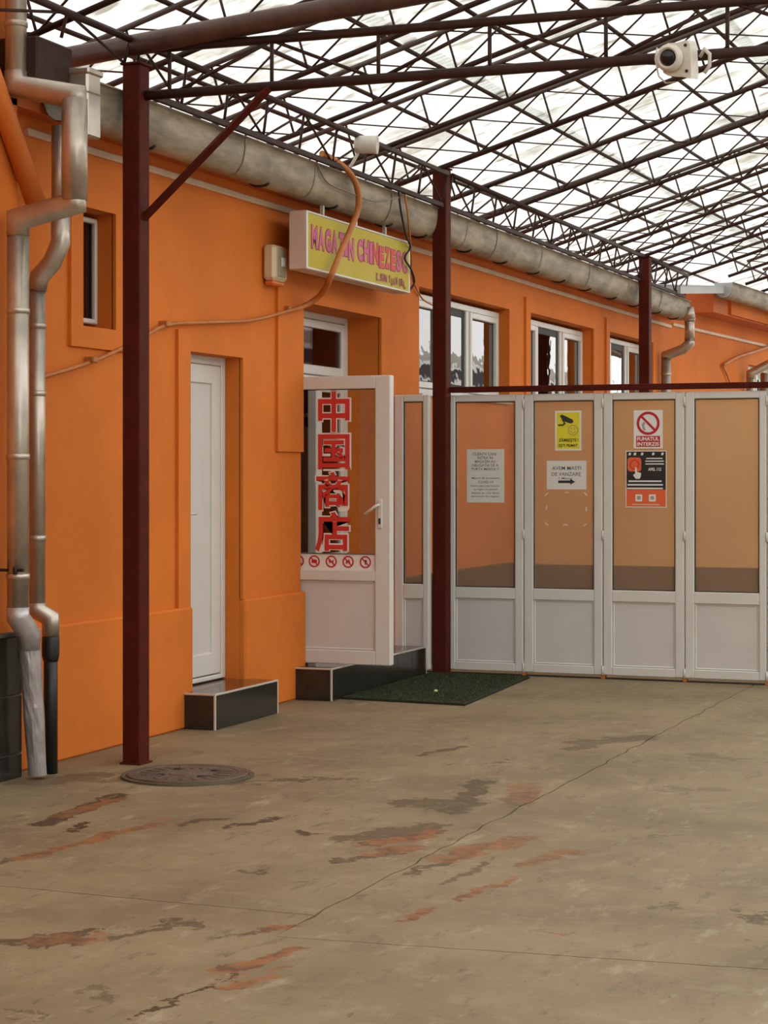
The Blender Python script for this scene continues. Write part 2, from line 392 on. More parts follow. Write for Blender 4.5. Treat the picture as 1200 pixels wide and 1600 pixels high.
def wall_cells(b, x0, x1, y0, y1, z0, z1, holes):
    """upright wall slab between y0..y1 with rectangular openings (ya,yb,za,zb)"""
    ys = sorted({y0, y1} | {q for h in holes for q in h[:2]}); zs = sorted({z0, z1} | {q for h in holes for q in h[2:]})
    for i in range(len(ys) - 1):
        run = None
        for j in range(len(zs) - 1):
            cy, cz = (ys[i] + ys[i + 1]) / 2, (zs[j] + zs[j + 1]) / 2
            solid = not any(a < cy < c and d < cz < e for a, c, d, e in holes)
            if solid: run = (run[0], zs[j + 1]) if run else (zs[j], zs[j + 1])
            if run and (not solid or j == len(zs) - 2):
                b.box(x0, x1, ys[i], ys[i + 1], run[0], run[1]); run = None

# ------------------------------------------------------------------ the setting: floor
floor = own(MB().box(-9, 9, -4, 40, -0.30, -0.018).build('floor', 'door_gap_dark'))
tag(floor, 'stained tan concrete yard paving with cracked joints', kind='structure')
JX = -2.75
def ragged(p, q, n, amp, seed):
    rnd = random.Random(seed); p = Vector(p); q = Vector(q); d = (q - p); nrm = Vector((-d.y, d.x)).normalized(); out = []
    for i in range(n + 1):
        t = i / n; a = 0 if i in (0, n) else rnd.uniform(-amp, amp); out.append(p + d * t + nrm * a)
    return [(v.x, v.y) for v in out]
Z0 = Matrix.Translation((0, 0, -0.04))
def offset(line, d):
    out = []
    for i, (x, y) in enumerate(line):
        a = Vector(line[max(i - 1, 0)]); c = Vector(line[min(i + 1, len(line) - 1)]); t = (c - a).normalized(); out.append((x - t.y * d, y + t.x * d))
    return out
rnd = random.Random(21)
ja = ragged((JX, 6.27), (JX, 40), 300, 0.011, 1)          # long joint along the yard
jb = ragged((JX, 6.06), (1.2, 6.44), 60, 0.005, 3) + [(9, 6.9)]   # cross joint, right
jc = [(-9, 6.50)] + ragged((-6, 6.47), (JX, 6.40), 60, 0.005, 4)  # cross joint, left
gl = lambda: [0.0035]
left_edge = [p for p in offset(ja, 0.004) if p[1] > 6.41]
right_edge = offset(ja, -0.005)
MB().prism(offset(jc, 0.004) + left_edge + [(-9, 40)], Z0, 0.04).build('slab', 'stained_concrete', floor)
MB().prism([p for p in offset(jb, 0.0035)] + [(9, 40)] + right_edge[::-1], Z0, 0.04).build('slab', 'stained_concrete', floor)
MB().prism(offset(jc, -0.0035) + [(JX - .001, 6.3), (JX - .001, 6.06)] + offset(jb, -0.0035)[1:] + [(9, -4), (-9, -4)], Z0, 0.04).build('slab', 'stained_concrete', floor)

# ------------------------------------------------------------------ the setting: walls
WX = -5.53
HOLES = [(9.596, 9.964, 2.366, 3.025), (10.902, 11.65, 0.20, 2.30), (12.632, 14.119, 0.20, 2.74),
         (15.01, 17.408, 2.20, 3.06), (18.007, 20.275, 2.20, 3.075), (20.93, 22.924, 2.20, 3.09)]
b = MB(); wall_cells(b, -5.86, WX, 8.78, 23.9, 0, 3.60, HOLES)
wall = own(b.build('wall_left', 'orange_plaster'))
tag(wall, 'long orange plastered shop wall with recessed door and window openings', kind='structure')
for (a, c) in ((8.66, 10.902), (11.65, 12.632), (14.119, 14.62), (14.62, 23.9)):
    MB().cbox(WX - 0.01, -5.49, a, c, 0, 0.735, 0.012).build('plinth', 'plinth_brown' if a > 14.5 else 'orange_plaster', wall)
def surround(name, rects, t=0.022):
    b = MB()
    for (a, c, d, e) in rects: b.box(WX - 0.005, WX + t, a, c, d, e)
    return b.build(name, 'orange_plaster', wall)
surround('raised_surround', [(9.465, 9.596, 2.248, 3.15), (9.596, 9.964, 2.248, 2.366), (9.964, 10.12, 2.248, 3.15), (9.596, 9.964, 3.025, 3.15)])
surround('raised_surround', [(10.74, 10.902, 0.735, 2.426), (10.902, 11.65, 2.30, 2.426), (11.65, 11.80, 0.735, 2.426)])
surround('raised_surround', [(12.202, 12.632, 1.70, 3.09), (12.632, 14.119, 2.74, 3.09), (14.119, 14.93, 0.735, 3.09)])
surround('raised_surround', [(17.86, 18.007, 0.735, 3.21), (18.007, 20.275, 3.075, 3.21), (20.275, 20.42, 0.735, 3.21)])
surround('raised_surround', [(20.79, 20.93, 0.735, 3.23), (20.93, 22.924, 3.09, 3.23), (22.924, 23.06, 0.735, 3.23)])
MB().box(-5.60, -5.42, 8.66, 23.9, 3.43, 3.52).box(-5.60, -5.37, 8.66, 23.9, 3.52, 3.66).build('cornice', 'orange_cornice', wall)
# dark rooms behind the openings
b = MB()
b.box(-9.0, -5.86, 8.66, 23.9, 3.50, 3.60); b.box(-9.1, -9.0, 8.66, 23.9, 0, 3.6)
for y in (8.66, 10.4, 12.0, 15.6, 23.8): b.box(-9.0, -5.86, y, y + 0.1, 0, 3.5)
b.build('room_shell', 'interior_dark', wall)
tr = tag(MB().cbox(WX - 0.005, WX + 0.028, 9.02, 23.86, 3.325, 3.365, 0.006).build('trim_1', 'cream_trim'), 'thin cream strip running along the top of orange wall', kind='structure')

# nearer projecting wall at the left edge of the photo, with black tiled foot
nb = MB().box(-5.86, -5.42, -1.5, 8.77, 0.0, 4.6)
near = own(nb.build('wall_near', 'orange_plaster')); tag(near, 'nearer orange wall at the left edge with black tiled foot', kind='structure')
MB().box(-5.43, -5.405, 6.9, 8.775, 0.0, 0.735).build('grout_bed', 'grout', near)
tile_m = {}
for zi, (z0, z1) in enumerate(((0.0, 0.122), (0.127, 0.422), (0.427, 0.722))):
    for k in range(6):
        y1 = 8.78 - 0.30 * k + 0.0; y0 = y1 - 0.295
        o = MB().cbox(-5.407, -5.398, y0, y1, z0, z1, 0.003).build('tile', 'black_tile', near)
MB().cbox(-5.43, -5.392, 6.9, 8.785, 0.722, 0.745, 0.004).build('tile_edge_strip', 'grout', near)

# angled wing beyond the far post
WD = Vector((0.069, 0.9976, 0)).normalized(); WN = Vector((WD.y, -WD.x, 0))
WM = Matrix(((WN.x, WD.x, 0, -5.53), (WN.y, WD.y, 0, 23.9), (0, 0, 1, 0), (0, 0, 0, 1)))   # local x out of the wing wall, local y along it
wb = MB()
for (a, c, d, e) in ((0, 3.68, 0, 3.62), (3.68, 5.2, 0, 2.2), (3.68, 5.2, 3.07, 3.62), (5.2, 12, 0, 3.62)): wb.box(-0.3, 0, a, c, d, e, WM)
wing = own(wb.build('wall_wing', 'orange_plaster')); tag(wing, 'orange wing wall turning slightly towards the yard behind the far post', kind='structure')
MB().box(-0.2, 0.30, 0.85, 12, 3.58, 3.78, WM).build('fascia', 'orange_cornice', wing)
MB().box(0, 0.34, 1.55, 12, 3.60, 3.80, WM).build('fascia', 'orange_plaster', wing)
MB().box(-0.2, 0.30, 0.85, 12, 3.78, 3.84, WM).build('soffit', 'orange_cornice', wing)
tag(MB().cbox(-0.005, 0.028, 0.05, 12, 3.36, 3.40, 0.006, WM).build('trim_2', 'cream_trim'), 'thin cream strip along the angled wing wall', kind='structure')
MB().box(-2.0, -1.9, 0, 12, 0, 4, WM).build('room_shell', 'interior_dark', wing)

# orange partition seen through the folding doors
pb = own(MB().box(-5.49, 3.5, 17.56, 17.70, 0, 2.25).build('wall_back', 'partition_plaster')); tag(pb, 'low orange partition standing behind the folding glazed doors', kind='structure')
tag(MB().cbox(-5.48, 3.5, 17.52, 17.56, 0, 0.715, 0.008).build('baseboard_back', 'plinth_brown'), 'dark brown band along the foot of the partition behind glass', kind='structure')

# unseen walls added: one behind blocks front light, one opposite fills the window reflections
rw = own(MB().box(-9, 6, -3.2, -2.9, 0, 5.6).build('wall_rear_blocker', 'opposite_plaster')); tag(rw, 'plain unseen wall added behind the viewer to block front light', kind='structure')
ow = own(MB().box(14.0, 14.4, -3, 95, 0, 6.2).build('wall_reflected', 'opposite_plaster')); tag(ow, 'unseen banded facade added across the yard for window reflections', kind='structure')
for z in (1.4, 2.9, 4.0, 4.9, 5.6): MB().box(13.9, 14.0, -3, 95, z, z + .16).build('reflected_ledge', 'white_panel', ow)  # pale bands made up to show in the window reflections
for z in (1.7, 3.2, 4.3, 5.15): MB().box(13.96, 14.0, -3, 95, z, z + .55).build('reflected_band', 'interior_dark', ow)  # dark bands, likewise only there to be mirrored in the panes

# ------------------------------------------------------------------ folding glazed doors (perpendicular to the shop wall)
def frame_rect(b, x0, x1, z0, z1, y0, y1, wl, wr, wb_, wt, M=None):
    """four bevelled bars round an opening in an upright plane facing the viewer"""
    b.cbox(x0, x0 + wl, y0, y1, z0, z1, 0.006, M); b.cbox(x1 - wr, x1, y0, y1, z0, z1, 0.006, M)
    b.cbox(x0 + wl - .001, x1 - wr + .001, y0, y1, z0, z0 + wb_, 0.006, M); b.cbox(x0 + wl - .001, x1 - wr + .001, y0, y1, z1 - wt, z1, 0.006, M)
def glazed_leaf(name, x0, x1, z0, z1, y, label, gx0, gx1, gz0=0.672, gz1=2.105, pz0=0.095, pz1=0.585):
    root = empty(name, ((x0 + x1) / 2, y, z0), label, None, None, 'structure')
    b = MB(); y0, y1 = y - 0.03, y + 0.03
    b.cbox(x0, gx0, y0, y1, z0, z1, 0.007); b.cbox(gx1, x1, y0, y1, z0, z1, 0.007)
    b.cbox(gx0 - .001, gx1 + .001, y0, y1, z0, pz0, 0.005); b.cbox(gx0 - .001, gx1 + .001, y0, y1, pz1, gz0, 0.005); b.cbox(gx0 - .001, gx1 + .001, y0, y1, gz1, z1, 0.005)
    b.build('frame', 'white_pvc', root)
    # glazing bead round the panel, gasket round the pane
    bd = MB(); frame_rect(bd, gx0, gx1, pz0, pz1, y - 0.020, y - 0.005, .014, .014, .014, .014); bd.build('panel_bead', 'white_pvc', root)
    MB().box(gx0, gx1, y - 0.012, y + 0.012, pz0, pz1).build('panel', 'white_panel', root)
    gk = MB(); frame_rect(gk, gx0, gx1, gz0, gz1, y - 0.024, y - 0.006, .007, .007, .007, .007); gk.build('gasket', 'black_rubber', root)
    MB().box(gx0, gx1, y - 0.004, y + 0.002, gz0, gz1).build('pane', 'patterned_glass', root)
    return root
DY = 14.58
LE = [(-5.115, -4.512, -5.064, -4.580), (-4.506, -3.888, -4.432, -3.957), (-3.882, -3.262, -3.812, -3.332), (-3.256, -2.652, -3.187, -2.707), (-2.646, -2.04, -2.58, -2.10), (-2.034, -1.43, -1.97, -1.49)]
words_ = ['with the long printed notice, next to the maroon post', 'with the yellow camera sticker and mask notice', 'with the no smoking sticker and black poster', 'with bare glass, at the right edge', 'just outside the view to the right', 'outermost to the right']
doors = []
for i, (x0, x1, g0, g1) in enumerate(LE[:5]):
    doors.append(glazed_leaf('door_%d' % (i + 3), x0, x1, 0.030, 2.158, DY, 'white folding door leaf ' + words_[i], g0, g1))
    hb = MB()
    for z in (0.03, 1.05, 2.05): hb.tube([(x1 + .003, DY - .034, z), (x1 + .003, DY - .034, z + .07)], 0.008, 8)
    hb.build('hinge', 'white_pvc', doors[-1])
    MB().cbox(x1 - 0.012, x1 + 0.018, DY - 0.03, DY + 0.03, 0.0, 0.032, 0.003).build('floor_bolt', 'orange_conduit', doors[-1])
side = glazed_leaf('door_8', -5.492, -5.205, 0.04, 2.158, 14.372, 'narrow white glazed side panel between the shop wall and maroon post', -5.416, -5.257, 0.700)
tag(MB().box(-5.50, -2.0, DY - 0.02, DY + 0.03, 0.0, 0.008).build('trim_3', 'door_gap_dark'), 'dark threshold strip under the folding doors', kind='structure')

# ------------------------------------------------------------------ door in the recess (closed)
d1 = empty('door_1', (-5.66, 11.28, 0.22), 'closed plain white door above the nearer black step', None, None, 'structure')
MY = Matrix(((0, -1, 0, 0), (1, 0, 0, 0), (0, 0, 1, 0), (0, 0, 0, 1)))      # local x -> along the wall, local -y -> out into the yard
b = MB(); frame_rect(b, 10.90, 11.652, 0.225, 2.302, 5.635, 5.70, .055, .055, .03, .055, MY); b.build('frame', 'white_pvc', d1)
b = MB(); frame_rect(b, 10.958, 11.594, 0.262, 2.245, 5.642, 5.695, .12, .12, .14, .12, MY); b.build('leaf', 'white_pvc', d1)
MB().box(11.07, 11.48, 5.657, 5.685, .39, 2.135, MY).build('panel', 'white_panel', d1)
MB().box(10.90, 11.652, 5.66, 5.70, .2, .226, MY).build('threshold', 'door_gap_dark', d1)
b = MB(); b.cbox(10.985, 11.02, 5.628, 5.643, 1.16, 1.36, .004, MY); b.tube([(-5.63, 11.0, 1.30), (-5.575, 11.0, 1.30), (-5.575, 11.11, 1.30)], .009, 8); b.build('handle', 'white_pvc', d1)

# ------------------------------------------------------------------ shop entrance: fixed frame, side light, transom, open leaf
d2 = empty('door_2', (-5.8, 13.38, 0.22), 'white shop door frame with side light and transom window over it', None, None, 'structure')
b = MB(); frame_rect(b, 12.632, 14.119, 0.215, 2.74, 5.785, 5.855, .05, .05, .03, .05, MY)
b.cbox(12.68, 14.07, 5.785, 5.855, 2.215, 2.275, .005, MY); b.cbox(13.50, 13.57, 5.785, 5.855, 0.24, 2.22, .005, MY); b.build('frame', 'white_pvc', d2)
b = MB(); frame_rect(b, 12.69, 14.06, 2.28, 2.685, 5.775, 5.83, .085, .085, .07, .06, MY); b.build('transom_sash', 'white_pvc', d2)
MB().box(12.77, 13.98, 5.795, 5.805, 2.34, 2.63, MY).build('transom_pane', 'transom_glass', d2)
b = MB(); frame_rect(b, 13.575, 14.065, 0.25, 2.21, 5.79, 5.845, .05, .07, .10, .05, MY); b.box(13.60, 14.03, 5.80, 5.83, 0.3, 0.95, MY); b.build('side_light_sash', 'white_pvc', d2)
MB().box(13.62, 14.0, 5.81, 5.82, 0.95, 2.17, MY).build('side_light_pane', 'transom_glass', d2)

LY = 12.66
lf = empty('door_9', (-5.32, LY, 0.235), 'open white shop door leaf with red characters on its glass', None, None, 'structure')
lx0, lx1, lg0, lg1 = -5.775, -4.862, -5.66, -4.975
b = MB(); y0, y1 = LY - .035, LY + .035
b.cbox(lx0, lg0, y0, y1, .238, 2.222, .006); b.cbox(lg1, lx1, y0, y1, .238, 2.222, .006)
b.cbox(lg0 - .001, lg1 + .001, y0, y1, .238, .335, .005); b.cbox(lg0 - .001, lg1 + .001, y0, y1, .812, .885, .005); b.cbox(lg0 - .001, lg1 + .001, y0, y1, 2.132, 2.222, .005)
b.build('frame', 'white_pvc', lf)
b = MB(); frame_rect(b, lg0, lg1, .335, .812, LY - .022, LY - .006, .015, .015, .015, .015); b.build('panel_bead', 'white_pvc', lf)
MB().box(lg0, lg1, LY - .012, LY + .012, .335, .812).build('panel', 'white_panel', lf)
MB().box(lg0, lg1, LY - .004, LY + .002, .99, 2.132).build('pane', 'clear_glass', lf)
b = MB(); frame_rect(b, lg0, lg1, .995, 2.132, LY - .02, LY - .006, .005, .005, .005, .005); b.build('gasket', 'black_rubber', lf)
MB().box(lg0, lg1, LY - .010, LY + .008, .885, 1.0).build('sticker_strip', 'sticker_white', lf)
# handle
b = MB(); b.cbox(-4.952, -4.918, LY - .046, LY - .034, 1.175, 1.375, .005); b.build('handle_plate', 'white_pvc', lf)
b = MB(); b.tube([(-4.935, LY - .04, 1.335), (-4.935, LY - .085, 1.335), (-4.955, LY - .09, 1.325), (-5.028, LY - .09, 1.272)], .010, 10); b.build('handle', 'white_pvc', lf)
MB().cbox(-4.943, -4.928, LY - .052, LY - .045, 1.205, 1.245, .002).build('keyhole', 'ink', lf)
# characters: red strokes on white rims
for ch, (cx0, cx1, cz0, cz1) in zip('中国商店', ((-5.408, -5.172, 1.838, 2.118), (-5.408, -5.172, 1.578, 1.822), (-5.422, -5.170, 1.298, 1.562), (-5.432, -5.168, 1.008, 1.285))):
    rim = lettering('character_rim', ch, FRONT(cx0 - .012, LY - .006, cz0 - .010), cx1 - cx0 + .024, cz1 - cz0 + .020, 'sticker_white', lf, 0.050)
    lettering('character', ch, FRONT(cx0, LY - .0085, cz0), cx1 - cx0, cz1 - cz0, 'char_red', lf, 0.022)
def ring(b, M, r0, r1, h, seg=28):
    vs = []
    for (r, z) in ((r0, 0), (r1, 0), (r1, h), (r0, h)): vs += [M @ Vector((r * math.cos(2 * math.pi * k / seg), r * math.sin(2 * math.pi * k / seg), z)) for k in range(seg)]
    b._add(vs, [(i * seg + k, i * seg + (k + 1) % seg, ((i + 1) % 4) * seg + (k + 1) % seg, ((i + 1) % 4) * seg + k) for i in range(4) for k in range(seg)])
def bar(b, M, x0, y0, x1, y1, w, h):
    d = Vector((x1 - x0, y1 - y0)).normalized(); n = Vector((-d.y, d.x)) * w / 2
    b.prism([(x0 - n.x, y0 - n.y), (x1 - n.x, y1 - n.y), (x1 + n.x, y1 + n.y), (x0 + n.x, y0 + n.y)], M, h)
for k, cx in enumerate((-5.555, -5.436, -5.308, -5.182, -5.054)):
    M = FRONT(cx, LY - .0105, .942); st = MB(); ring(st, M, .032, .042, .0012); bar(st, M, -.024, .024, .024, -.024, .009, .0014)
    st = st.build('prohibition_ring', 'sticker_red', lf)
    q = MB()
    if k == 0: bar(q, M, -.018, -.012, .012, .016, .012, .0008)
    if k == 1: q.prism([(-.02, -.012), (.02, -.012), (.02, .008), (.008, .014), (-.02, .008)], M, .0008)
    if k == 2: q.prism([(-.02, .012), (0, .003), (.02, .014), (.014, -.014), (0, -.003), (-.014, -.014)], M, .0008)
    if k == 3: q.prism([(-.018, -.014), (-.006, -.014), (-.003, .0), (.012, -.014), (.018, -.012), (.008, .018), (.002, .016), (-.004, .004), (-.014, .012)], M, .0008)
    if k == 4: q.prism([(-.012, .006), (-.006, .016), (.008, .014), (.014, .004), (.006, -.004), (.004, -.018), (-.004, -.016), (-.004, -.002)], M, .0008)
    q.build('pictogram', 'ink' if k == 4 else 'sticker_red', st)

# ------------------------------------------------------------------ windows
def casement(name, ya, yb, za, zb, depth, bars, label, pane='window_glass', fw=.055):
    root = empty(name, (-depth, (ya + yb) / 2, za), label, None, None, 'structure')
    b = MB(); frame_rect(b, ya, yb, za, zb, depth, depth + .07, fw, fw, fw, fw, MY); b.build('frame', 'white_pvc', root)
    gk_ = .008 if name == 'window_1' else .065
    edges = [ya + fw] + [c for c in bars] + [yb - fw]
    for c in bars: MB().cbox(c - .04, c + .04, depth + .002, depth + .068, za + fw, zb - fw, .005, MY).build('mullion', 'white_pvc', root)
    for i in range(len(edges) - 1):
        a = edges[i] + (.04 if i else 0); c = edges[i + 1] - (.04 if i < len(edges) - 2 else 0)
        if name != 'window_1' and i % 2 == 0:
            s = MB(); frame_rect(s, a, c, za + fw, zb - fw, depth - .012, depth + .05, .055, .055, .055, .055, MY); s.build('sash', 'white_pvc', root)
        gq = MB(); frame_rect(gq, a, c, za + fw, zb - fw, depth + .02, depth + .03, gk_, gk_, gk_, gk_, MY); gq.build('gasket', 'black_rubber', root)
        MB().box(a, c, depth + .024, depth + .032, za + fw, zb - fw, MY).build('pane', pane, root)
    return root
casement('window_1', 9.596, 9.964, 2.40, 3.00, 5.625, [], 'small narrow white window high above the left downpipes', 'small_window_glass', .028)
casement('window_2', 15.01, 17.408, 2.20, 3.03, 5.630, [15.80, 16.52], 'large white window behind the middle maroon post')
casement('window_3', 18.007, 20.275, 2.20, 3.045, 5.630, [18.62, 19.45], 'white window above the folding doors between the two posts')
casement('window_4', 20.93, 22.924, 2.20, 3.06, 5.640, [21.45, 22.15], 'farthest white window of the long wall beside the far post')
for n_, (ya, yb) in enumerate(((15.01, 17.408), (18.007, 20.275), (20.93, 22.924))):
    tag(MB().cbox(-5.70, -5.50, ya, yb, 2.18, 2.20, .006).build('trim_%d' % (n_ + 4), 'white_pvc'), 'white sill under a window behind the folding doors', kind='structure')
WIW = empty('window_5', WM @ Vector((-.1, 4.4, 2.2)), 'small white window of the angled wing wall at the right edge', None, None, 'structure')
WL = WM @ MY
b = MB(); frame_rect(b, 3.68, 5.2, 2.2, 3.07, .08, .15, .06, .06, .06, .06, WL); b.cbox(4.40, 4.46, .08, .15, 2.25, 3.02, .004, WL); b.build('frame', 'white_pvc', WIW)
MB().box(3.72, 4.41, .11, .118, 2.25, 3.02, WL).build('pane', 'window_glass', WIW); MB().box(4.45, 5.15, .11, .118, 2.25, 3.02, WL).build('pane', 'window_glass', WIW)

# a few coats hanging inside the shop doorway
for (cx, cy, m_, lab) in ((-6.35, 14.55, 'coat_beige', 'pale beige coat hanging inside the dark shop doorway'), (-6.60, 14.95, 'coat_blue', 'dark blue coat hanging behind the beige one in the shop'), (-6.25, 14.15, 'coat_beige', 'beige garment hanging just behind the shop side light')):
    gr = empty('hanging_coat', (cx, cy, .75), lab, 'coat', 'garments inside the shop')
    M = FRONT(cx, cy, .75)
    MB().prism([(-.20, 0), (.20, 0), (.17, .7), (.24, .72), (.27, .45), (.33, .47), (.27, 1.05), (.08, 1.17), (-.08, 1.17), (-.27, 1.05), (-.33, .47), (-.27, .45), (-.24, .72), (-.17, .7)], M @ Matrix.Translation((0, 0, -.05)), .10).build('cloth', m_, gr)
    MB().tube([(cx, cy, 1.9), (cx, cy, 2.0), (cx + .03, cy, 2.03), (cx + .05, cy, 2.0)], .006, 6).build('hanger_hook', 'metal_edge', gr)
b = MB().tube([(-7.2, 14.0, 2.02), (-5.95, 15.2, 2.02)], .012, 8).build('clothes_rail', 'metal_edge'); tag(b, 'thin metal clothes rail inside the dark shop', 'rail')

# ------------------------------------------------------------------ steps
def step(y0, y1, xf, h, label, n_riser):
    root = empty('entrance_step', (-5.4, (y0 + y1) / 2, 0), label, 'step', 'black tiled entrance steps')
    MB().box(-5.78, xf - .012, y0 + .012, y1 - .002, 0, h - .012).build('core', 'grout', root)
    wdt = (y1 - y0) / n_riser
    for k in range(n_riser):
        MB().cbox(xf - .012, xf, y0 + k * wdt + .0025, y0 + (k + 1) * wdt - .0025, .004, h - .010, .0015).build('riser_tile', 'black_tile', root)
        MB().cbox(-5.78, xf - .004, y0 + k * wdt + .0015, y0 + (k + 1) * wdt - .0015, h - .012, h, .002).build('tread_tile', 'brown_tile', root)
    MB().cbox(-5.49, xf - .012, y0, y0 + .012, .004, h - .010, .0015).build('end_tile', 'black_tile', root)
    MB().cbox(xf - .009, xf + .004, y0 - .004, y1, h - .010, h + .002, .002).build('edge_strip', 'metal_edge', root)
    MB().cbox(-5.49, xf - .009, y0 - .004, y0 + .009, h - .010, h + .002, .002).build('edge_strip', 'metal_edge', root)
    MB().cbox(xf - .009, xf + .004, y0 - .004, y0 + .009, 0, h - .010, .002).build('edge_strip', 'metal_edge', root)
    MB().cbox(xf - .009, xf + .003, y1 - .010, y1 + .003, 0, h - .010, .002).build('edge_strip', 'metal_edge', root)
    return root
step(10.78, 11.70, -5.283, .218, 'short black tiled step below the closed white door', 1)
step(12.45, 14.335, -5.222, .222, 'long black tiled step under the open shop door', 6)

# ------------------------------------------------------------------ mat, litter, manhole
mt = empty('door_mat', (-4.75, 13.45, 0), 'green artificial grass mat in front of the shop step', 'mat')
mo = [(-5.205, 12.60), (-4.302, 12.53), (-4.425, 14.40), (-5.20, 14.38)]
MB().prism([(x * 1.0 + (.005 if x < -5 else .012) * (-1 if x < -5 else 1), y) for x, y in mo], Matrix.Translation((0, 0, .001)), .010).build('backing', 'black_rubber', mt)
MB().prism(mo, Matrix.Translation((0, 0, .011)), .008).build('pile_base', 'green_turf', mt)
rnd = random.Random(3); tb = MB()
for i in range(9000):
    s_, t_ = rnd.random(), rnd.random()
    x = (mo[0][0] * (1 - s_) + mo[1][0] * s_) * (1 - t_) + (mo[3][0] * (1 - s_) + mo[2][0] * s_) * t_
    y = (mo[0][1] * (1 - s_) + mo[1][1] * s_) * (1 - t_) + (mo[3][1] * (1 - s_) + mo[2][1] * s_) * t_
    a = rnd.uniform(0, 6.28); hx, hy = math.cos(a) * .003, math.sin(a) * .003; lx, ly = rnd.uniform(-.008, .008), rnd.uniform(-.008, .008)
    tb._add([(x - hx, y - hy, .018), (x + hx, y + hy, .018), (x + lx, y + ly, .018 + rnd.uniform(.008, .016))], [(0, 1, 2)])
tag(tb.build('grass_pile', 'green_turf', mt), kind='stuff')
lit = MB().lathe([(.008, 0), (.014, .004), (.014, .010), (.009, .016)], Matrix.Translation((-4.70, 13.09, .020)), 12).build('litter', 'litter_yellow'); tag(lit, 'tiny pale yellow round scrap lying on green mat', 'litter')

mh = empty('manhole_cover', (-4.618, 9.105, 0), 'round rusty iron manhole cover set in the concrete by the front post', 'manhole cover')
MM = Matrix.Translation((-4.618, 9.105, 0.006))
fr = MB(); ring(fr, MM @ Matrix.Translation((0, 0, -.02)), .315, .340, .026, 48); fr.build('rim', 'cast_iron', mh)
MB().lathe([(.312, -.02), (.312, .010), (.306, .014), (.26, .014), (.255, .011), (.10, .011), (.095, .014), (.0005, .014)], MM, 48, False).build('lid', 'cast_iron', mh)
for (dx, dy) in ((-.11, .10), (.10, .12), (-.10, -.10), (.12, -.08)):
    MB().cbox(-4.618 + dx - .022, -4.618 + dx + .022, 9.105 + dy - .016, 9.105 + dy + .016, .014, .0215, .003).build('lifting_hole', 'hole_dark', mh)
for k in range(20):
    a = k * math.pi / 10; M = MM @ Matrix.Rotation(a, 4, 'Z')
    MB().cbox(.15, .235, -.012, .012, .010, .0145, .002, M).build('raised_rib', 'cast_iron', mh)

# ------------------------------------------------------------------ posts, header beam, tube
def post(x0, x1, y0, y1, z1, label, flange=True):
    root = empty('steel_post', ((x0 + x1) / 2, (y0 + y1) / 2, 0), label, 'post', 'maroon canopy posts')
    MB().cbox(x0, x1, y0, y1, 0.004, z1, .006).build('shaft', 'maroon_paint', root)
    MB().cbox(x0 - .012, x1 + .012, y0 - .012, y1 + .012, 0, .010, .003).build('base_plate', 'maroon_paint', root)
    MB().cbox(x0 - .01, x1 + .01, y0 - .01, y1 + .01, z1, z1 + .012, .003).build('top_plate', 'maroon_paint', root)
    return root
p1 = post(-5.137, -5.033, 9.36, 9.475, 3.73, 'nearest maroon steel post beside the manhole cover')
KB = MB().tube([(-5.035, 9.415, 2.915), (-4.30, 9.415, 3.56)], .024, 4, smooth=False).build('knee_brace', 'maroon_paint', p1)
p2 = post(-5.212, -5.100, 14.44, 14.56, 3.905, 'middle maroon steel post at the end of the folding doors')
p3 = post(-5.143, -5.03, 20.74, 20.86, 3.86, 'farthest maroon steel post standing behind the folding doors')
hb = MB().cbox(-5.10, -1.4, 14.53, 14.60, 2.178, 2.222, .004).build('header_beam', 'maroon_paint'); tag(hb, 'slim maroon steel beam running along the top of folding doors', 'beam')
tb_ = empty('tube_beam', (-5.6, 9.41, 3.78), 'thick brown steel tube resting on the nearest post', 'beam')
MB().tube([(-5.62, 9.41, 3.795), (-4.6, 9.41, 3.885), (0.8, 9.41, 4.33)], .058, 16).build('tube', 'maroon_tube', tb_)
b = MB().cbox(-5.50, -5.20, 8.60, 8.95, 3.52, 3.74, .01).build('beam_end_box', 'rusty_steel'); tag(b, 'dark brown steel box at the gutter end above the downpipes', 'beam end')

# ------------------------------------------------------------------ canopy trusses
MS = 0.302                                    # roof slope across the yard
zc = lambda x: 3.89 + MS * (x + 5.09)         # lower chord
HT = 0.285
NX, NZ = -MS / math.hypot(1, MS), 1 / math.hypot(1, MS)
def rod(b, p, q, r, seg=6): return b.tube([p, q], r, seg, True, True)
def make_truss(xa=-6.05):
    root = empty('roof_truss', (0, 0, 0)); PINV[root.name] = Matrix()
    xb = 0.75
    rod(MB(), (xa, 0, zc(xa)), (xb, 0, zc(xb)), .0185, 8).build('lower_chord', 'rusty_steel', root)
    rod(MB(), (xa + .02, 0, zc(xa + .02) + HT), (xb, 0, zc(xb) + HT), .0185, 8).build('upper_chord', 'grey_steel', root)
    st = .575; n = int((xb - xa) / st); tops = []
    hl = HT * NZ; lo = hi = None
    for i in range(n):
        x = xa + .12 + st * i
        lo_ = (x, 0, zc(x)); hi_ = (x + NX * hl, 0, zc(x) + NZ * hl)
        rod(MB(), lo_, hi_, .0085, 5).build('strut', 'rusty_steel', root)
        if lo is not None:
            rod(MB(), lo, hi_, .0075, 5).build('diagonal', 'rusty_steel', root)
            rod(MB(), hi, lo_, .0055, 5).build('diagonal', 'rusty_steel', root)
        lo, hi = lo_, hi_
    return root
def copy_tree(o, parent=None):
    c = o.copy(); col.objects.link(c)
    if parent: c.parent = parent; c.matrix_parent_inverse = o.matrix_parent_inverse.copy()
    for ch in list(o.children): copy_tree(ch, c)
    return c
tproto = make_truss(); tproto2 = make_truss(-4.86)
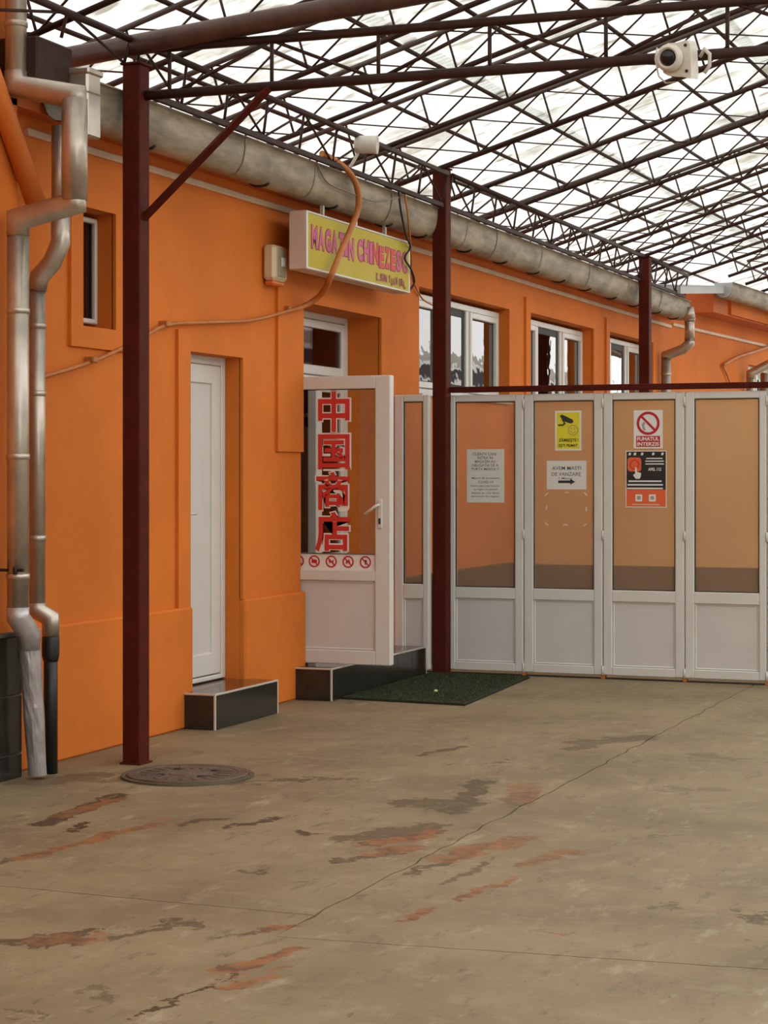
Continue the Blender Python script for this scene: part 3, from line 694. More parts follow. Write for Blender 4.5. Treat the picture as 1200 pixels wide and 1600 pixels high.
ords = ['first', 'second', 'third', 'fourth', 'fifth', 'sixth', 'seventh', 'eighth', 'ninth', 'tenth', 'eleventh', 'twelfth', 'thirteenth', 'fourteenth', 'fifteenth']
for n_, k in enumerate(range(-6, 13)):
    t = tproto if n_ == 0 else tproto2 if k == 9 else copy_tree(tproto if k < 9 else tproto2)
    t.location = (0, 14.3 + 1.09 * k, 0)
    if k < -4: lab = 'sloping lattice roof truss in front of the nearest post, ' + ('the nearer one' if k == -6 else 'the farther one')
    elif k < 0: lab = 'sloping lattice roof truss, %s behind the nearest post' % ords[k + 4]
    elif k == 0: lab = 'sloping lattice roof truss meeting the top of the middle post'
    elif k < 6: lab = 'sloping lattice roof truss, %s behind the middle post' % ords[k - 1]
    elif k == 6: lab = 'sloping lattice roof truss meeting the top of the far post'
    else: lab = 'sloping lattice roof truss, %s behind the far post' % ords[k - 7]
    tag(t, lab, 'truss', 'sloping lattice trusses under the roof sheets')
# purlins along the yard, on the upper chords
for i in range(13):
    x = -5.72 + .52 * i
    zz = zc(x) + HT + .034
    o = MB().tube([(x, 6.9, zz), (x + .25, 28.2, zz + .02 + .25 * MS)], .015, 6).build('purlin', 'rusty_steel')
    tag(o, 'thin dark purlin under the roof sheets, %s up from the gutter' % ords[i], 'purlin', 'purlins under the roof sheets')

# lattice girders from post to post above the gutter
def girder(y0, y1, label, n):
    root = empty('lattice_girder', (-5.09, y0, 3.6), label, 'girder', 'lattice girders above the gutter')
    zt, zb = 3.865, 3.625
    rod(MB(), (-5.09, y0, zt), (-5.09, y1, zt), .021, 8).build('upper_chord', 'rusty_steel', root)
    if y0 > 9: MB().box(-5.145, -5.115, y0, y1, zb - .02, zb + .012).build('lower_chord', 'rusty_steel', root)
    else: zb = 3.74
    s_ = (y1 - y0) / n
    for i in range(n + 1):
        y = y0 + s_ * i
        rod(MB(), (-5.09, y, zt), (-5.125, y, zb), .0095, 5).build('strut', 'rusty_steel', root)
        if i < n:
            a, c = ((y, zt), (y + s_, zb)) if i % 2 == 0 else ((y, zb), (y + s_, zt))
            rod(MB(), (-5.09 if a[1] == zt else -5.125, a[0], a[1]), (-5.09 if c[1] == zt else -5.125, c[0], c[1]), .0085, 5).build('diagonal', 'rusty_steel', root)
girder(7.4, 9.36, 'short lattice girder running towards the viewer from the nearest post', 3)
girder(9.475, 14.44, 'lattice girder above the gutter between nearest and middle posts', 9)
girder(14.56, 20.74, 'lattice girder above the gutter between middle and far posts', 11)
girder(20.86, 22.9, 'lattice girder above the gutter beyond the far post', 4)

# level tie truss across the yard at the nearest post
tt = empty('tie_truss', (-5.03, 9.41, 3.56), 'level lattice truss spanning from the nearest post to the right', 'truss')
YT = 9.43; zb_, zt_ = 3.562, 3.808
rod(MB(), (-5.05, YT, zb_ + .01), (0.6, YT, zb_ - .015), .0265, 10).build('lower_chord', 'rusty_steel', tt)
rod(MB(), (-5.05, YT, zt_ + .01), (0.6, YT, zt_ - .02), .0235, 10).build('upper_chord', 'rusty_steel', tt)
xs = [-4.89 + .597 * i for i in range(10)]
for i, x in enumerate(xs):
    rod(MB(), (x, YT, zb_), (x, YT, zt_), .0105, 6).build('strut', 'rusty_steel', tt)
    if i < len(xs) - 1:
        a, c = ((x, zt_), (xs[i + 1], zb_)) if i % 2 == 1 else ((x, zb_), (xs[i + 1], zt_))
        rod(MB(), (a[0], YT, a[1]), (c[0], YT, c[1]), .0105, 6).build('diagonal', 'rusty_steel', tt)

# translucent corrugated sheets
ceil = empty('ceiling', (0, 14, 4), 'white translucent corrugated canopy roof over the yard', None, None, 'structure')
def sheet_mesh(w, ln):
    b = MB(); n = int(round(w / .076)) * 6; vs = []; fs = []
    for j in range(2):
        for i in range(n + 1):
            y = -w / 2 + w * i / n; z = .016 * math.sin(2 * math.pi * (y / .076))
            vs.append(Vector((ln * j * 1.0, y, z + MS * ln * j)))
    for i in range(n): fs.append((i, i + 1, n + 1 + i + 1, n + 1 + i))
    b._add(vs, fs, True)
    # give the sheet a real thickness
    m = len(b.v); b.v += [(x, y, z + .003) for x, y, z in b.v[:m]]
    b.f += [[k + m for k in f][::-1] for f in b.f[:]]; b.sm = [True] * len(b.f)
    return b.mesh('roof_sheet')
SL = 1.62
sm_ = sheet_mesh(.912 + .05, SL + .10); sm_.materials.append(MATS['translucent_sheet'])
for j in range(5):
    x0 = -6.25 + SL * j
    for i in range(-8, 26):  # lowest rows run unseen over the viewer, added to darken the front
        o = bpy.data.objects.new('roof_sheet', sm_); col.objects.link(o); o.parent = ceil; o.matrix_parent_inverse = PINV[ceil.name]
        o.location = (x0, 5.6 + .912 * i, zc(x0) + HT + .075 + .006 * (j % 2) + .004 * (i % 2))

# ------------------------------------------------------------------ gutter
def gutter_section(a, c, M, w=.118, dp=.225, t=.004, seg=14, name='gutter_section', parent=None, m_='gutter_zinc'):
    """open trough, rounded below, local x out, local y along, rim at z=0"""
    b = MB(); prof = []
    for k in range(seg + 1):
        th = math.pi * k / seg
        cx, sx_ = math.cos(th), math.sin(th)
        prof.append((w * (abs(cx) ** .8) * (1 if cx >= 0 else -1), -dp * (sx_ ** .8)))
    outer = [(w + .008, .006), (w + .012, -.006)] + prof + [(-w, .02)]
    inner = [(x * (1 - t / w), z + t) for x, z in prof][::-1]
    poly = outer + [(-w + .004, .02)] + inner
    n = len(poly); vs = [M @ Vector((x, a, z)) for x, z in poly] + [M @ Vector((x, c, z)) for x, z in poly]
    fs = [(i, n + i, n + (i + 1) % n, (i + 1) % n) for i in range(n)]
    b._add(vs, fs, True)
    return b.build(name, m_, parent)
def gutter_band(y, M, parent, w=.118, dp=.225):
    b = MB(); seg = 14; prof = []
    for k in range(seg + 1):
        th = math.pi * k / seg; cx, sx_ = math.cos(th), math.sin(th)
        prof.append(((w + .005) * (abs(cx) ** .8) * (1 if cx >= 0 else -1), -(dp + .005) * (sx_ ** .8)))
    vs = [M @ Vector((x, y - .007, z)) for x, z in prof] + [M @ Vector((x, y + .007, z)) for x, z in prof]
    n = len(prof); b._add(vs, [(i, n + i, n + i + 1, i + 1) for i in range(n - 1)], True)
    return b.build('seam', 'wire_grey', parent)
gut = empty('gutter', (-5.285, 16, 3.4), 'long weathered zinc gutter along the top of orange wall', 'gutter')
GM = Matrix.Translation((-5.285, 0, 3.60))
seams = [8.98, 10.96, 12.04, 13.45, 15.15, 15.93, 17.24, 18.87, 20.4, 21.9, 23.35]
for i in range(len(seams) - 1):
    gutter_section(seams[i], seams[i + 1] + .01, GM, w=.118 + .002 * (i % 2), parent=gut)
    if i: gutter_band(seams[i], GM, gut)
for y in (9.9, 11.43, 12.56, 13.61, 14.35, 15.42, 16.38, 17.34, 18.19, 19.11, 20.12, 21.1, 22.1, 23.0):
    b = MB(); pts = []
    for k in range(5, 11):
        th = math.pi * k / 14; pts.append((-5.285 + .123 * (math.cos(th) ** .8 if math.cos(th) > 0 else -(abs(math.cos(th)) ** .8)), y, 3.60 - .231 * (math.sin(th) ** .8)))
    b.tube(pts, .009, 6); b.build('hook', 'black_iron', gut)
gw = empty('gutter', WM @ Vector((.45, 2, 3.8)), 'shorter zinc gutter of the angled wing at the right edge', 'gutter')
for i, (a, c) in enumerate(((.75, 2.2), (2.21, 4.3), (4.31, 8.0))):
    gutter_section(a, c, WM @ Matrix.Translation((.46, 0, 3.93)), .12, .19, parent=gw)
# pale half round end plate
b = MB(); b.prism([(-.12, 0), (-.11, -.10), (-.06, -.165), (0, -.185), (.06, -.165), (.11, -.10), (.12, 0)], WM @ Matrix.Translation((.46, .74, 3.93)) @ Matrix.Rotation(R(90), 4, 'X'), .006); b.build('end_plate', 'dull_flashing', gw)
fl = MB()
fa, fb_ = Vector((-5.08, 22.45, 3.70)), Vector((-5.00, 24.62, 3.885)); fc, fd = Vector((-5.55, 22.45, 3.74)), Vector((-5.50, 24.62, 3.925))
dn = Vector((0, 0, -.085)); th = Vector((0, 0, .006)); ix = Vector((-.006, 0, 0))
fl._add([fa, fb_, fd, fc, fa + th, fb_ + th, fd + th, fc + th], [(0, 3, 2, 1), (4, 5, 6, 7), (0, 1, 5, 4), (1, 2, 6, 5), (2, 3, 7, 6), (3, 0, 4, 7)])
fl._add([fa + dn, fb_ + dn, fb_ + th, fa + th, fa + dn + ix, fb_ + dn + ix, fb_ + th + ix, fa + th + ix], [(0, 1, 2, 3), (4, 7, 6, 5), (0, 4, 5, 1), (1, 5, 6, 2), (2, 6, 7, 3), (3, 7, 4, 0)])
fl._add([fa + dn, fa + th, fc + th, fc + dn, fa + dn + Vector((0, .006, 0)), fa + th + Vector((0, .006, 0)), fc + th + Vector((0, .006, 0)), fc + dn + Vector((0, .006, 0))], [(0, 1, 2, 3), (4, 7, 6, 5), (0, 4, 5, 1), (1, 5, 6, 2), (2, 6, 7, 3), (3, 7, 4, 0)])
fo = fl.build('flashing', 'dull_flashing'); tag(fo, 'flat light grey metal flashing over the junction of two gutters', 'flashing')

# ------------------------------------------------------------------ downpipes
def pipe(name, segs, label, loc, group='metal downpipes on the orange walls'):
    root = empty(name, loc, label, 'downpipe', group)
    for (pts, r, m_, nm) in segs: MB().tube(pts, r, 18).build(nm, m_, root)
    return root
def collar(root, x, y, z, r, h=.03, m_='galvanised'):
    MB().lathe([(r, 0), (r + .005, .003), (r + .005, h - .003), (r, h)], Matrix.Translation((x, y, z)), 18).build('collar', m_, root)
A = pipe('downpipe', [
    ([(-5.31, 8.58, 4.5), (-5.31, 8.58, 3.49)], .054, 'galvanised', 'upper_pipe'),
    ([(-5.31, 8.58, 3.56), (-5.31, 8.58, 3.485), (-4.975, 8.58, 3.415), (-4.975, 8.58, 3.36)], .058, 'galvanised', 'elbow'),
    ([(-4.975, 8.58, 3.40), (-4.975, 8.58, 2.90)], .064, 'galvanised', 'offset_pipe'),
    ([(-4.975, 8.58, 2.95), (-4.975, 8.58, 2.885), (-5.31, 8.60, 2.825), (-5.31, 8.60, 2.74)], .057, 'galvanised', 'elbow'),
    ([(-5.31, 8.60, 2.78), (-5.31, 8.60, .83)], .055, 'galvanised', 'long_pipe'),
    ([(-5.31, 8.60, .88), (-5.31, 8.60, .83), (-5.30, 8.69, .74), (-5.30, 8.69, .66)], .057, 'crumpled_metal', 'elbow'),
    ], 'galvanised metal downpipe ending in a crumpled foot beside the black tiles', (-5.31, 8.6, 0))
# dented foot
b = MB(); rnd = random.Random(11); seg = 20; rows = 12; vs = []
for j in range(rows + 1):
    z = .72 - .70 * j / rows
    for k in range(seg):
        a = 2 * math.pi * k / seg; rr = .056 * (1 - .10 * rnd.random() * (0 < j < rows)) * (1 - .16 * (j / rows) ** 3)
        vs.append((-5.30 + rr * math.cos(a) + .012 * j / rows, 8.69 + rr * math.sin(a) + .06 * j / rows, z))
b._add(vs, [(j * seg + k, (j + 1) * seg + k, (j + 1) * seg + (k + 1) % seg, j * seg + (k + 1) % seg) for j in range(rows) for k in range(seg)], False)
b.build('crumpled_foot', 'crumpled_metal', A)
for z in (3.78, 2.35, 1.62, 1.02): collar(A, -5.31, 8.60 if z < 3 else 8.58, z, .055)
b = MB(); b.cbox(-5.42, -5.25, 8.55, 8.57, 1.06, 1.075, .003); b.cbox(-5.30, -5.28, 8.53, 8.55, 1.05, 1.085, .003); b.build('clamp', 'black_iron', A)
Bp = pipe('downpipe', [
    ([(-5.26, 8.93, 3.34), (-5.26, 8.93, 2.80)], .047, 'galvanised', 'upper_pipe'),
    ([(-5.26, 8.93, 2.88), (-5.26, 8.93, 2.74), (-5.31, 8.93, 2.64), (-5.385, 8.93, 2.57), (-5.40, 8.93, 2.50)], .050, 'galvanised', 'elbow'),
    ([(-5.40, 8.93, 2.53), (-5.40, 8.93, .86)], .043, 'galvanised', 'long_pipe'),
    ([(-5.40, 8.93, .88), (-5.40, 8.93, .84), (-5.325, 8.94, .80), (-5.325, 8.94, .71)], .045, 'galvanised', 'elbow'),
    ([(-5.325, 8.94, .72), (-5.325, 8.94, 0.0)], .036, 'black_iron', 'iron_foot'),
    ], 'slimmer metal downpipe ending in a black iron foot', (-5.325, 8.94, 0))
MB().lathe([(.038, .58), (.046, .61), (.046, .70), (.040, .715)], Matrix.Translation((-5.325, 8.94, 0)), 18).build('iron_socket', 'black_iron', Bp)
for z in (2.3, 1.95, 1.2): collar(Bp, -5.40, 8.93, z, .043)
hp = MB(); hp.cbox(-5.30, -5.095, 8.92, 9.06, 3.50, 3.625, .012); hp.cbox(-5.31, -5.085, 8.91, 9.07, 3.60, 3.635, .008); hp.cbox(-5.16, -5.095, 8.92, 9.06, 3.28, 3.51, .01)
ho = hp.build('rain_hopper', 'galvanised'); tag(ho, 'boxy pale metal rain hopper at the near end of the gutter', 'hopper')
dg_ = MB().tube([(-5.366, 8.10, 3.99), (-5.366, 8.497, 3.448), (-5.366, 8.90, 2.89)], .053, 20).build('drain_pipe', 'orange_pipe'); tag(dg_, 'thick orange painted pipe slanting down across the left wall', 'pipe')
Cp = pipe('downpipe', [
    ([(-5.16, 23.3, 3.42), (-5.16, 23.3, 3.12)], .058, 'galvanised', 'upper_pipe'),
    ([(-5.16, 23.3, 3.16), (-5.16, 23.3, 3.10), (-5.24, 23.3, 3.03), (-5.445, 23.3, 2.96), (-5.445, 23.3, 2.90)], .058, 'galvanised', 'elbow'),
    ([(-5.445, 23.3, 2.94), (-5.445, 23.3, 0.0)], .058, 'galvanised', 'long_pipe'),
    ([(-5.18, 23.3, 3.52), (-5.16, 23.3, 3.38)], .07, 'galvanised', 'outlet')], 'metal downpipe at the junction of the two gutters behind the doors', (-5.445, 23.3, 0))
collar(Cp, -5.16, 23.3, 3.36, .062, .06); collar(Cp, -5.445, 23.3, 2.72, .058)
q0 = WM @ Vector((.10, 3.42, 0)); q1 = WM @ Vector((.42, 3.5, 0))
Dp = pipe('downpipe', [
    ([(q1.x, q1.y, 3.75), (q1.x, q1.y, 3.10), (q0.x, q0.y, 2.93), (q0.x, q0.y, 2.86)], .06, 'galvanised', 'elbow'),
    ([(q0.x, q0.y, 2.90), (q0.x, q0.y, 0)], .058, 'galvanised', 'long_pipe')], 'metal downpipe in front of the wing window at the right edge', (q0.x, q0.y, 0))

# ------------------------------------------------------------------ shop sign
sg = empty('shop_sign', (-5.25, 13.05, 2.9), 'yellow lightbox shop sign with pink lettering hung under the gutter', 'sign')
sy0, sy1, sz0, sz1, sx = 12.077, 14.035, 2.908, 3.300, -5.25
MB().cbox(-5.375, sx - .002, sy0, sy1, sz0, sz1, .006).build('case', 'sign_case', sg)
b = MB(); frame_rect(b, sy0, sy1, sz0, sz1, -sx - .008, -sx + .01, .022, .022, .018, .018, MY); b.build('rim', 'metal_edge', sg)
face = MB().box(sy0 + .02, sy1 - .02, -sx - .002, -sx + .004, sz0 + .016, sz1 - .016, MY).build('face', 'sign_yellow', sg)
def sign_line(body, y0, y1, z0, z1, mats, outline):
    n = len(body); adv = [(.55 if c in 'I.' else .45 if c == ' ' else 1.0) for c in body]; tot = sum(adv); y = y0; rr = random.Random(5)
    for c, a, m_ in zip(body, adv, mats):
        w = (y1 - y0) * a / tot
        if c != ' ':
            dz = rr.uniform(-.010, .010); hh = (z1 - z0) * (.2 if c == '.' else 1)
            if outline: lettering('letter_outline', c, SIDE(sx + .0028, y + w * .02, z0 + dz - .008), w * .98, hh + .016, 'sign_maroon', face, .075)
            lettering('letter', c, SIDE(sx + .0045, y + w * .10, z0 + dz), w * .82, hh, m_, face, .05)
        y += w
l1 = 'MAGAZIN CHINEZESC'
sign_line(l1, sy0 + .075, sy1 - .06, 3.055, 3.205, ['sign_pink'] * 10 + ['sign_pink', 'sign_red', 'sign_red', 'sign_red', 'sign_red', 'sign_pink', 'sign_pink'], True)
sign_line('K.SUN YUAN SRL', sy0 + 1.26, sy1 - .09, 2.942, 3.000, ['sign_maroon'] * 14, False)
for y in (12.43, 13.03, 13.6): MB().box(-5.30, -5.275, y, y + .02, 3.295, 3.40).build('hanger', 'metal_edge', sg)

# alarm box
al = empty('alarm_box', (-5.50, 12.1, 2.82), 'beige alarm siren box on the wall left of the shop sign', 'alarm')
MB().cbox(-5.525, -5.435, 11.98, 12.20, 2.835, 3.07, .02).build('housing', 'alarm_beige', al)
MB().cbox(-5.44, -5.425, 12.03, 12.15, 2.86, 3.05, .006).build('cover_strip', 'alarm_grey', al)
MB().cbox(-5.427, -5.420, 12.07, 12.13, 2.93, 2.99, .003).build('badge', 'sticker_white', al)
MB().cbox(-5.52, -5.45, 12.0, 12.18, 2.805, 2.836, .01).build('reflection_strip', 'orange_pipe', al)  # dark orange reflection and shade under the box, modelled as a coloured strip

# ------------------------------------------------------------------ notices on the folding doors
def sheet(name, x0, x1, z0, z1, m_, label, cat='notice', y=DY - .0065, tilt=0):
    root = empty(name, ((x0 + x1) / 2, y, z0), label, cat, 'papers stuck on the folding doors')
    MB().box(x0, x1, y - .0015, y, z0, z1).build('backing_sheet', m_, root)
    return root
YP = DY - .0085
def tline(root, body, x0, x1, z0, z1, m_, bold=0.0, nm='text_line', dy=0.0): return lettering(nm, body, FRONT(x0, YP - dy, z0), x1 - x0, z1 - z0, m_, root, bold)
n1 = sheet('paper_notice', -4.975, -4.672, 1.326, 1.738, 'paper', 'long white printed paper notice on the leaf next to middle post')
for body, xa, xb, f0, sz in (('CLIENTII CARE', .16, .80, .905, .021), ('INTRA IN', .29, .70, .835, .021), ('MAGAZIN AU', .22, .76, .765, .021), ('OBLIGATIA DE A', .13, .85, .695, .021), ('PURTA MASCA !!', .13, .85, .625, .021),
                             ('Masuri de prevenire', .13, .87, .450, .020), ('COVID-19', .30, .71, .380, .020), ('Pentru siguranta tuturor', .10, .88, .305, .018), ('va rugam sa pastrati', .18, .82, .240, .018), ('distanta de 1,5m dintre', .12, .87, .175, .018), ('persoanele din magazin', .12, .87, .110, .018)):
    z = 1.326 + .412 * f0; tline(n1, body, -4.975 + .303 * xa, -4.975 + .303 * xb, z - sz * .4, z + sz * .6, 'grey_ink', .012)
n2 = sheet('camera_sticker', -4.265, -4.058, 1.725, 2.028, 'sticker_white', 'yellow surveillance camera sticker on the glazed leaf', 'sticker')
yf = MB().box(-4.252, -4.071, YP, YP + .0005, 1.74, 2.015).build('yellow_field', 'sticker_yellow', n2)
M = FRONT(-4.265, YP - .0006, 1.725)
q = MB(); q.prism([(.038, .265), (.055, .275), (.140, .235), (.145, .215), (.125, .205), (.062, .225)], M, .0006); q.prism([(.05, .235), (.07, .225), (.085, .205), (.06, .185), (.068, .215)], M, .0006); q.prism([(.025, .200), (.065, .200), (.065, .188), (.025, .188)], M, .0006); q.build('camera_pictogram', 'ink', yf)
q = MB(); ring(q, M @ Matrix.Translation((.143, .155, 0)), .034, .040, .0006); ring(q, M @ Matrix.Translation((.131, .168, 0)), .003, .006, .0006, 10); ring(q, M @ Matrix.Translation((.155, .168, 0)), .003, .006, .0006, 10)
for k in range(6):
    a0, a1 = R(200 + k * 23), R(200 + (k + 1) * 23); bar(q, M @ Matrix.Translation((.143, .158, 0)), .022 * math.cos(a0), .022 * math.sin(a0), .022 * math.cos(a1), .022 * math.sin(a1), .005, .0006)
q.build('smile_pictogram', 'alarm_grey', yf)
tline(yf, 'ZÂMBEȘTE !', -4.236, -4.082, 1.785, 1.822, 'ink', .03, dy=.0006); tline(yf, 'EȘTI FILMAT', -4.236, -4.086, 1.748, 1.776, 'ink', .03, dy=.0006)
n3 = sheet('mask_notice', -4.331, -4.019, 1.430, 1.648, 'paper', 'white paper notice with a black arrow below the yellow sticker')
tline(n3, 'AVEM MASTI', -4.29, -4.06, 1.578, 1.606, 'grey_ink', .01); tline(n3, 'DE VANZARE', -4.292, -4.062, 1.532, 1.560, 'grey_ink', .01); tline(n3, '1 Masca', -4.235, -4.13, 1.506, 1.522, 'grey_ink', .01)
MB().prism([(0, .012), (.095, .012), (.095, .0), (.135, .022), (.095, .044), (.095, .032), (0, .032)], FRONT(-4.24, YP, 1.466), .0006).build('arrow', 'ink', n3)
n4 = sheet('no_smoking_sticker', -3.652, -3.430, 1.738, 2.025, 'sticker_white', 'white no smoking sticker with a red crossed ring', 'sticker')
M = FRONT(-3.541, YP, 1.927); q = MB(); ring(q, M, .068, .088, .0006, 36); bar(q, M, -.053, .053, .053, -.053, .018, .0007); q.build('prohibition_ring', 'sticker_red', n4)
q = MB(); q.prism([(-.050, -.010), (-.035, .015), (-.022, .0), (-.030, -.02), (-.018, -.05), (-.035, -.058), (-.045, -.03)], M, .0004); q.build('smoke_pictogram', 'sticker_grey', n4)
rp = MB().box(-3.632, -3.450, YP - .0004, YP + .0003, 1.750, 1.832).build('red_panel', 'sticker_red', n4)
tline(rp, 'FUMATUL', -3.624, -3.458, 1.796, 1.824, 'sticker_white', .03, dy=.0008); tline(rp, 'INTERZIS', -3.624, -3.458, 1.758, 1.786, 'sticker_white', .03, dy=.0008)
n5 = sheet('event_poster', -3.713, -3.401, 1.296, 1.722, 'sticker_white', 'black and orange printed poster below the no smoking sticker', 'poster')
MB().box(-3.707, -3.407, YP, YP + .0006, 1.430, 1.716).build('black_field', 'sticker_black', n5)
MB().box(-3.707, -3.407, YP, YP + .0006, 1.302, 1.430).build('orange_field', 'sticker_orange', n5)
M = FRONT(-3.713, YP - .0006, 1.296)
def rrect(b, x0, x1, z0, z1, r, h=.0006):
    pts = []
    for (cx, cz, a0) in ((x1 - r, z1 - r, 0), (x0 + r, z1 - r, 90), (x0 + r, z0 + r, 180), (x1 - r, z0 + r, 270)):
        for k in range(5): a = R(a0 + 22.5 * k); pts.append((cx + r * math.cos(a), cz + r * math.sin(a)))
    b.prism(pts, M, h); return b
rrect(MB(), .015, .120, .270, .375, .022).build('button_square', 'sticker_orange', n5)
q = MB(); ring(q, M @ Matrix.Translation((.067, .322, 0)), .028, .038, .0008, 24); q.build('button_ring', 'char_red', n5)
tline(n5, 'STOP', -3.713 + .042, -3.713 + .094, 1.296 + .312, 1.296 + .332, 'sticker_white', .03, dy=.0010)
MB().prism([(.073, .300), (.085, .300), (.086, .268), (.118, .258), (.116, .232), (.108, .215), (.076, .215), (.058, .242), (.066, .252), (.073, .250)], M @ Matrix.Translation((0, 0, .0006)), .0008).build('hand_pictogram', 'sticker_white', n5)
for k, (xa, xb, z) in enumerate(((.158, .282, .368), (.150, .292, .347), (.152, .292, .326), (.022, .275, .197), (.015, .285, .170), (.010, .285, .143))):
    bb = MB(); bar(bb, M, xa, z, xb, z, .008 if k < 3 else .011, .0006); bb.build('printed_line', 'sticker_white', n5)
tline(n5, 'APEL 112', -3.713 + .172, -3.713 + .272, 1.296 + .275, 1.296 + .298, 'sticker_white', .03, dy=.0006)
for xa in (.02, .06, .115, .20, .270):
    q = MB(); q.prism([(xa, .392), (xa + .018, .392), (xa + .022, .410), (xa + .006, .412)], M, .0006); q.build('header_mark', 'sticker_white', n5)
for xa in (.075, .178): rrect(MB(), xa, xa + .052, .045, .098, .006).build('pale_square', 'sticker_white', n5); rrect(MB(), xa + .012, xa + .040, .058, .086, .004, .0009).build('grey_square', 'sticker_grey', n5)
q = MB(); bar(q, M, .05, .022, .26, .022, .008, .0006); q.build('printed_line', 'cream_trim', n5)
# adhesive tape scraps left by a removed sheet
for i, (px, pz, a) in enumerate(((-4.333, 1.392, 50), (-4.172, 1.405, 0), (-4.025, 1.395, -45), (-4.335, 1.290, 80), (-4.020, 1.282, 85), (-4.333, 1.165, -40), (-4.185, 1.160, 0), (-4.030, 1.160, 35))):
    M = FRONT(px, DY - .0055, pz) @ Matrix.Rotation(R(a), 4, 'Z')
    where = ['upper left', 'upper middle', 'upper right', 'middle left', 'middle right', 'lower left', 'lower middle', 'lower right'][i]
    o = MB().prism([(-.018, -.005), (.016, -.006), (.018, .005), (-.016, .006)], M, .0012).build('tape_scrap', 'cream_trim'); tag(o, 'small tape scrap on glass below the arrow notice, %s of eight' % where, 'tape', 'tape scraps below the arrow notice')

# ------------------------------------------------------------------ cameras, cables
cc = empty('security_camera', (-2.11, 9.36, 3.50), 'white security camera clamped to the level truss, lens towards the viewer', 'camera', 'security cameras')
CM = Matrix.Translation((-2.11, 9.33, 3.520)) @ Matrix.Rotation(R(-8), 4, 'Z') @ Matrix.Rotation(R(8), 4, 'X')
MB().prism([(-.060, -.055), (-.035, -.072), (.045, -.085), (.075, -.095), (.080, -.06), (.080, .062), (.065, .085), (.015, .078), (-.03, .082), (-.058, .06)], CM @ Matrix.Rotation(R(90), 4, 'X') @ Matrix.Translation((0, 0, -.02)), .10).build('housing', 'camera_white', cc)
LM = CM @ Matrix.Translation((-.018, -.08, .01)) @ Matrix.Rotation(R(90), 4, 'X')
lring = MB().lathe([(.066, 0), (.066, .022), (.054, .045), (.046, .050), (.043, .040)], LM, 28); lring = lring.build('lens_ring', 'camera_white', cc)
MB().lathe([(.0415, .039), (.030, .046), (.001, .049)], LM, 24).build('lens', 'lens_black', lring)
for (x, z) in ((.058, .062), (.058, -.058)): MB().lathe([(.008, 0), (.008, .003)], CM @ Matrix.Translation((x, -.08, z)) @ Matrix.Rotation(R(90), 4, 'X'), 10).build('screw', 'ink', cc)
MB().tube([(-2.03, 9.40, 3.545), (-2.005, 9.38, 3.575), (-1.98, 9.38, 3.55), (-1.985, 9.40, 3.50), (-2.01, 9.40, 3.465)], .009, 8).build('bracket', 'camera_white', cc)
MB().tube([(-2.235, 9.38, 3.60), (-2.24, 9.36, 3.54), (-2.225, 9.37, 3.46), (-2.19, 9.37, 3.425), (-2.14, 9.36, 3.425)], .004, 6).build('cable', 'wire_white', cc)
ring_b = MB(); ring(ring_b, Matrix.Translation((-2.245, YT, 3.553)) @ Matrix.Rotation(R(90), 4, 'Y'), .028, .036, .012, 18); ring_b.build('clamp', 'camera_white', cc)
c2 = empty('security_camera', (-5.05, 12.6, 3.66), 'smaller white security camera on the girder above the shop sign', 'camera', 'security cameras')
C2 = Matrix.Translation((-5.035, 12.60, 3.80)) @ Matrix.Rotation(R(12), 4, 'Z') @ Matrix.Rotation(R(92), 4, 'Y')
MB().lathe([(.030, -.075), (.058, -.068), (.062, -.02), (.062, .06), (.066, .085), (.058, .085)], C2, 20).build('housing', 'camera_white', c2)
MB().lathe([(.052, .072), (.04, .078), (.001, .078)], C2, 20).build('lens', 'lens_black', c2)
MB().tube([(-5.08, 12.60, 3.76), (-5.11, 12.59, 3.70), (-5.15, 12.58, 3.63)], .011, 8).build('bracket', 'camera_white', c2)
MB().cbox(-5.17, -5.13, 12.56, 12.61, 3.60, 3.64, .006).build('mount', 'camera_white', c2)

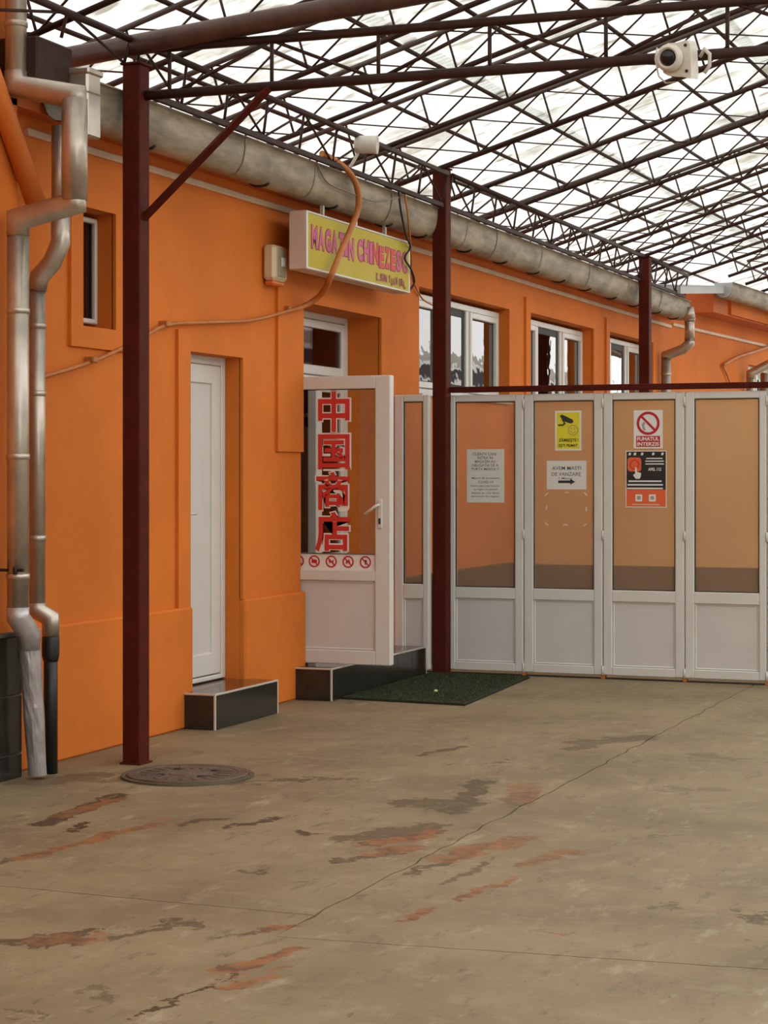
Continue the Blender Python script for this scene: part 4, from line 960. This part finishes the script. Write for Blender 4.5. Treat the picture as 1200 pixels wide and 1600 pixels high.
def cable(name, pts, r, m_, label, cat='cable', steps=6, thin_until=0, thin_r=.012):
    P = [Vector(p) for p in pts]; out = []
    for i in range(len(P) - 1):
        p0, p1, p2, p3 = P[max(i - 1, 0)], P[i], P[i + 1], P[min(i + 2, len(P) - 1)]
        for k in range(steps):
            t = k / steps
            out.append(.5 * ((2 * p1) + (p2 - p0) * t + (2 * p0 - 5 * p1 + 4 * p2 - p3) * t * t + (3 * p1 - p0 - 3 * p2 + p3) * t ** 3))
    out.append(P[-1])
    rads = [thin_r if i < (thin_until - 1) * steps else thin_r + (r - thin_r) * min(1, (i - (thin_until - 1) * steps) / steps) for i in range(len(out))] if thin_until else None
    return tag(MB().tube(out, r, 8, rads=rads).build(name, m_), label, cat)
cable('conduit', [(-5.50, 9.08, 2.05), (-5.50, 9.67, 2.17), (-5.50, 10.2, 2.32), (-5.495, 10.56, 2.435), (-5.485, 11.1, 2.49), (-5.48, 11.72, 2.548), (-5.47, 12.30, 2.655), (-5.44, 12.56, 2.72), (-5.33, 12.56, 2.80), (-5.205, 12.40, 2.89), (-5.19, 12.53, 3.06), (-5.175, 12.67, 3.23), (-5.145, 12.73, 3.37), (-5.125, 12.69, 3.49), (-5.12, 12.57, 3.585), (-5.13, 12.36, 3.645), (-5.145, 12.1, 3.67)], .021, 'orange_conduit', 'orange flexible conduit looping over the shop sign and along the wall', thin_until=7)
for (y, z) in ((9.67, 2.17), (10.55, 2.432), (12.33, 2.66)):
    o = MB().cbox(-5.535, -5.47, y - .03, y + .03, z - .006, z + .028, .006).build('conduit_clip', 'orange_conduit'); tag(o, 'small orange clip holding the conduit, ' + ('left of nearest post' if y < 10 else 'above the closed door' if y < 11 else 'below the sign corner'), 'clip', 'conduit clips')
cable('cable', [(-5.15, 12.0, 3.63), (-5.155, 12.2, 3.50), (-5.14, 12.55, 3.475), (-5.13, 13.0, 3.47), (-5.135, 13.5, 3.56)], .006, 'wire_grey', 'thin grey cable sagging across the gutter above the sign')
cable('cable', [(-5.13, 13.48, 3.64), (-5.14, 13.55, 3.50), (-5.145, 13.62, 3.40), (-5.19, 13.80, 3.32), (-5.215, 13.96, 3.25), (-5.225, 13.87, 3.16), (-5.225, 14.0, 3.09), (-5.23, 14.09, 3.0), (-5.26, 14.05, 2.93)], .008, 'black_rubber', 'black cable dropping from gutter past the right end of sign')
cable('cable', [(-5.13, 13.62, 3.60), (-5.15, 13.75, 3.42), (-5.26, 14.10, 3.22), (-5.44, 14.6, 3.10), (-5.49, 14.9, 2.99), (-5.50, 15.1, 2.94), (-5.50, 15.6, 2.90)], .007, 'orange_conduit', 'thin reddish cable hanging from the gutter to the window top')
MB_c = WM @ Vector((.05, 2.23, 2.99))
cable('conduit', [WM @ Vector((.04, 2.23, 2.985)), WM @ Vector((.06, 2.9, 3.13)), WM @ Vector((.06, 3.9, 3.27)), WM @ Vector((.06, 5.2, 3.46))], .022, 'orange_conduit', 'orange conduit rising along the angled wing wall at right')
cable('cable', [WM @ Vector((.03, 2.25, 2.98)), WM @ Vector((.03, 2.5, 2.85)), WM @ Vector((.03, 2.68, 2.70))], .012, 'orange_conduit', 'short orange cable hanging from the wing wall conduit')
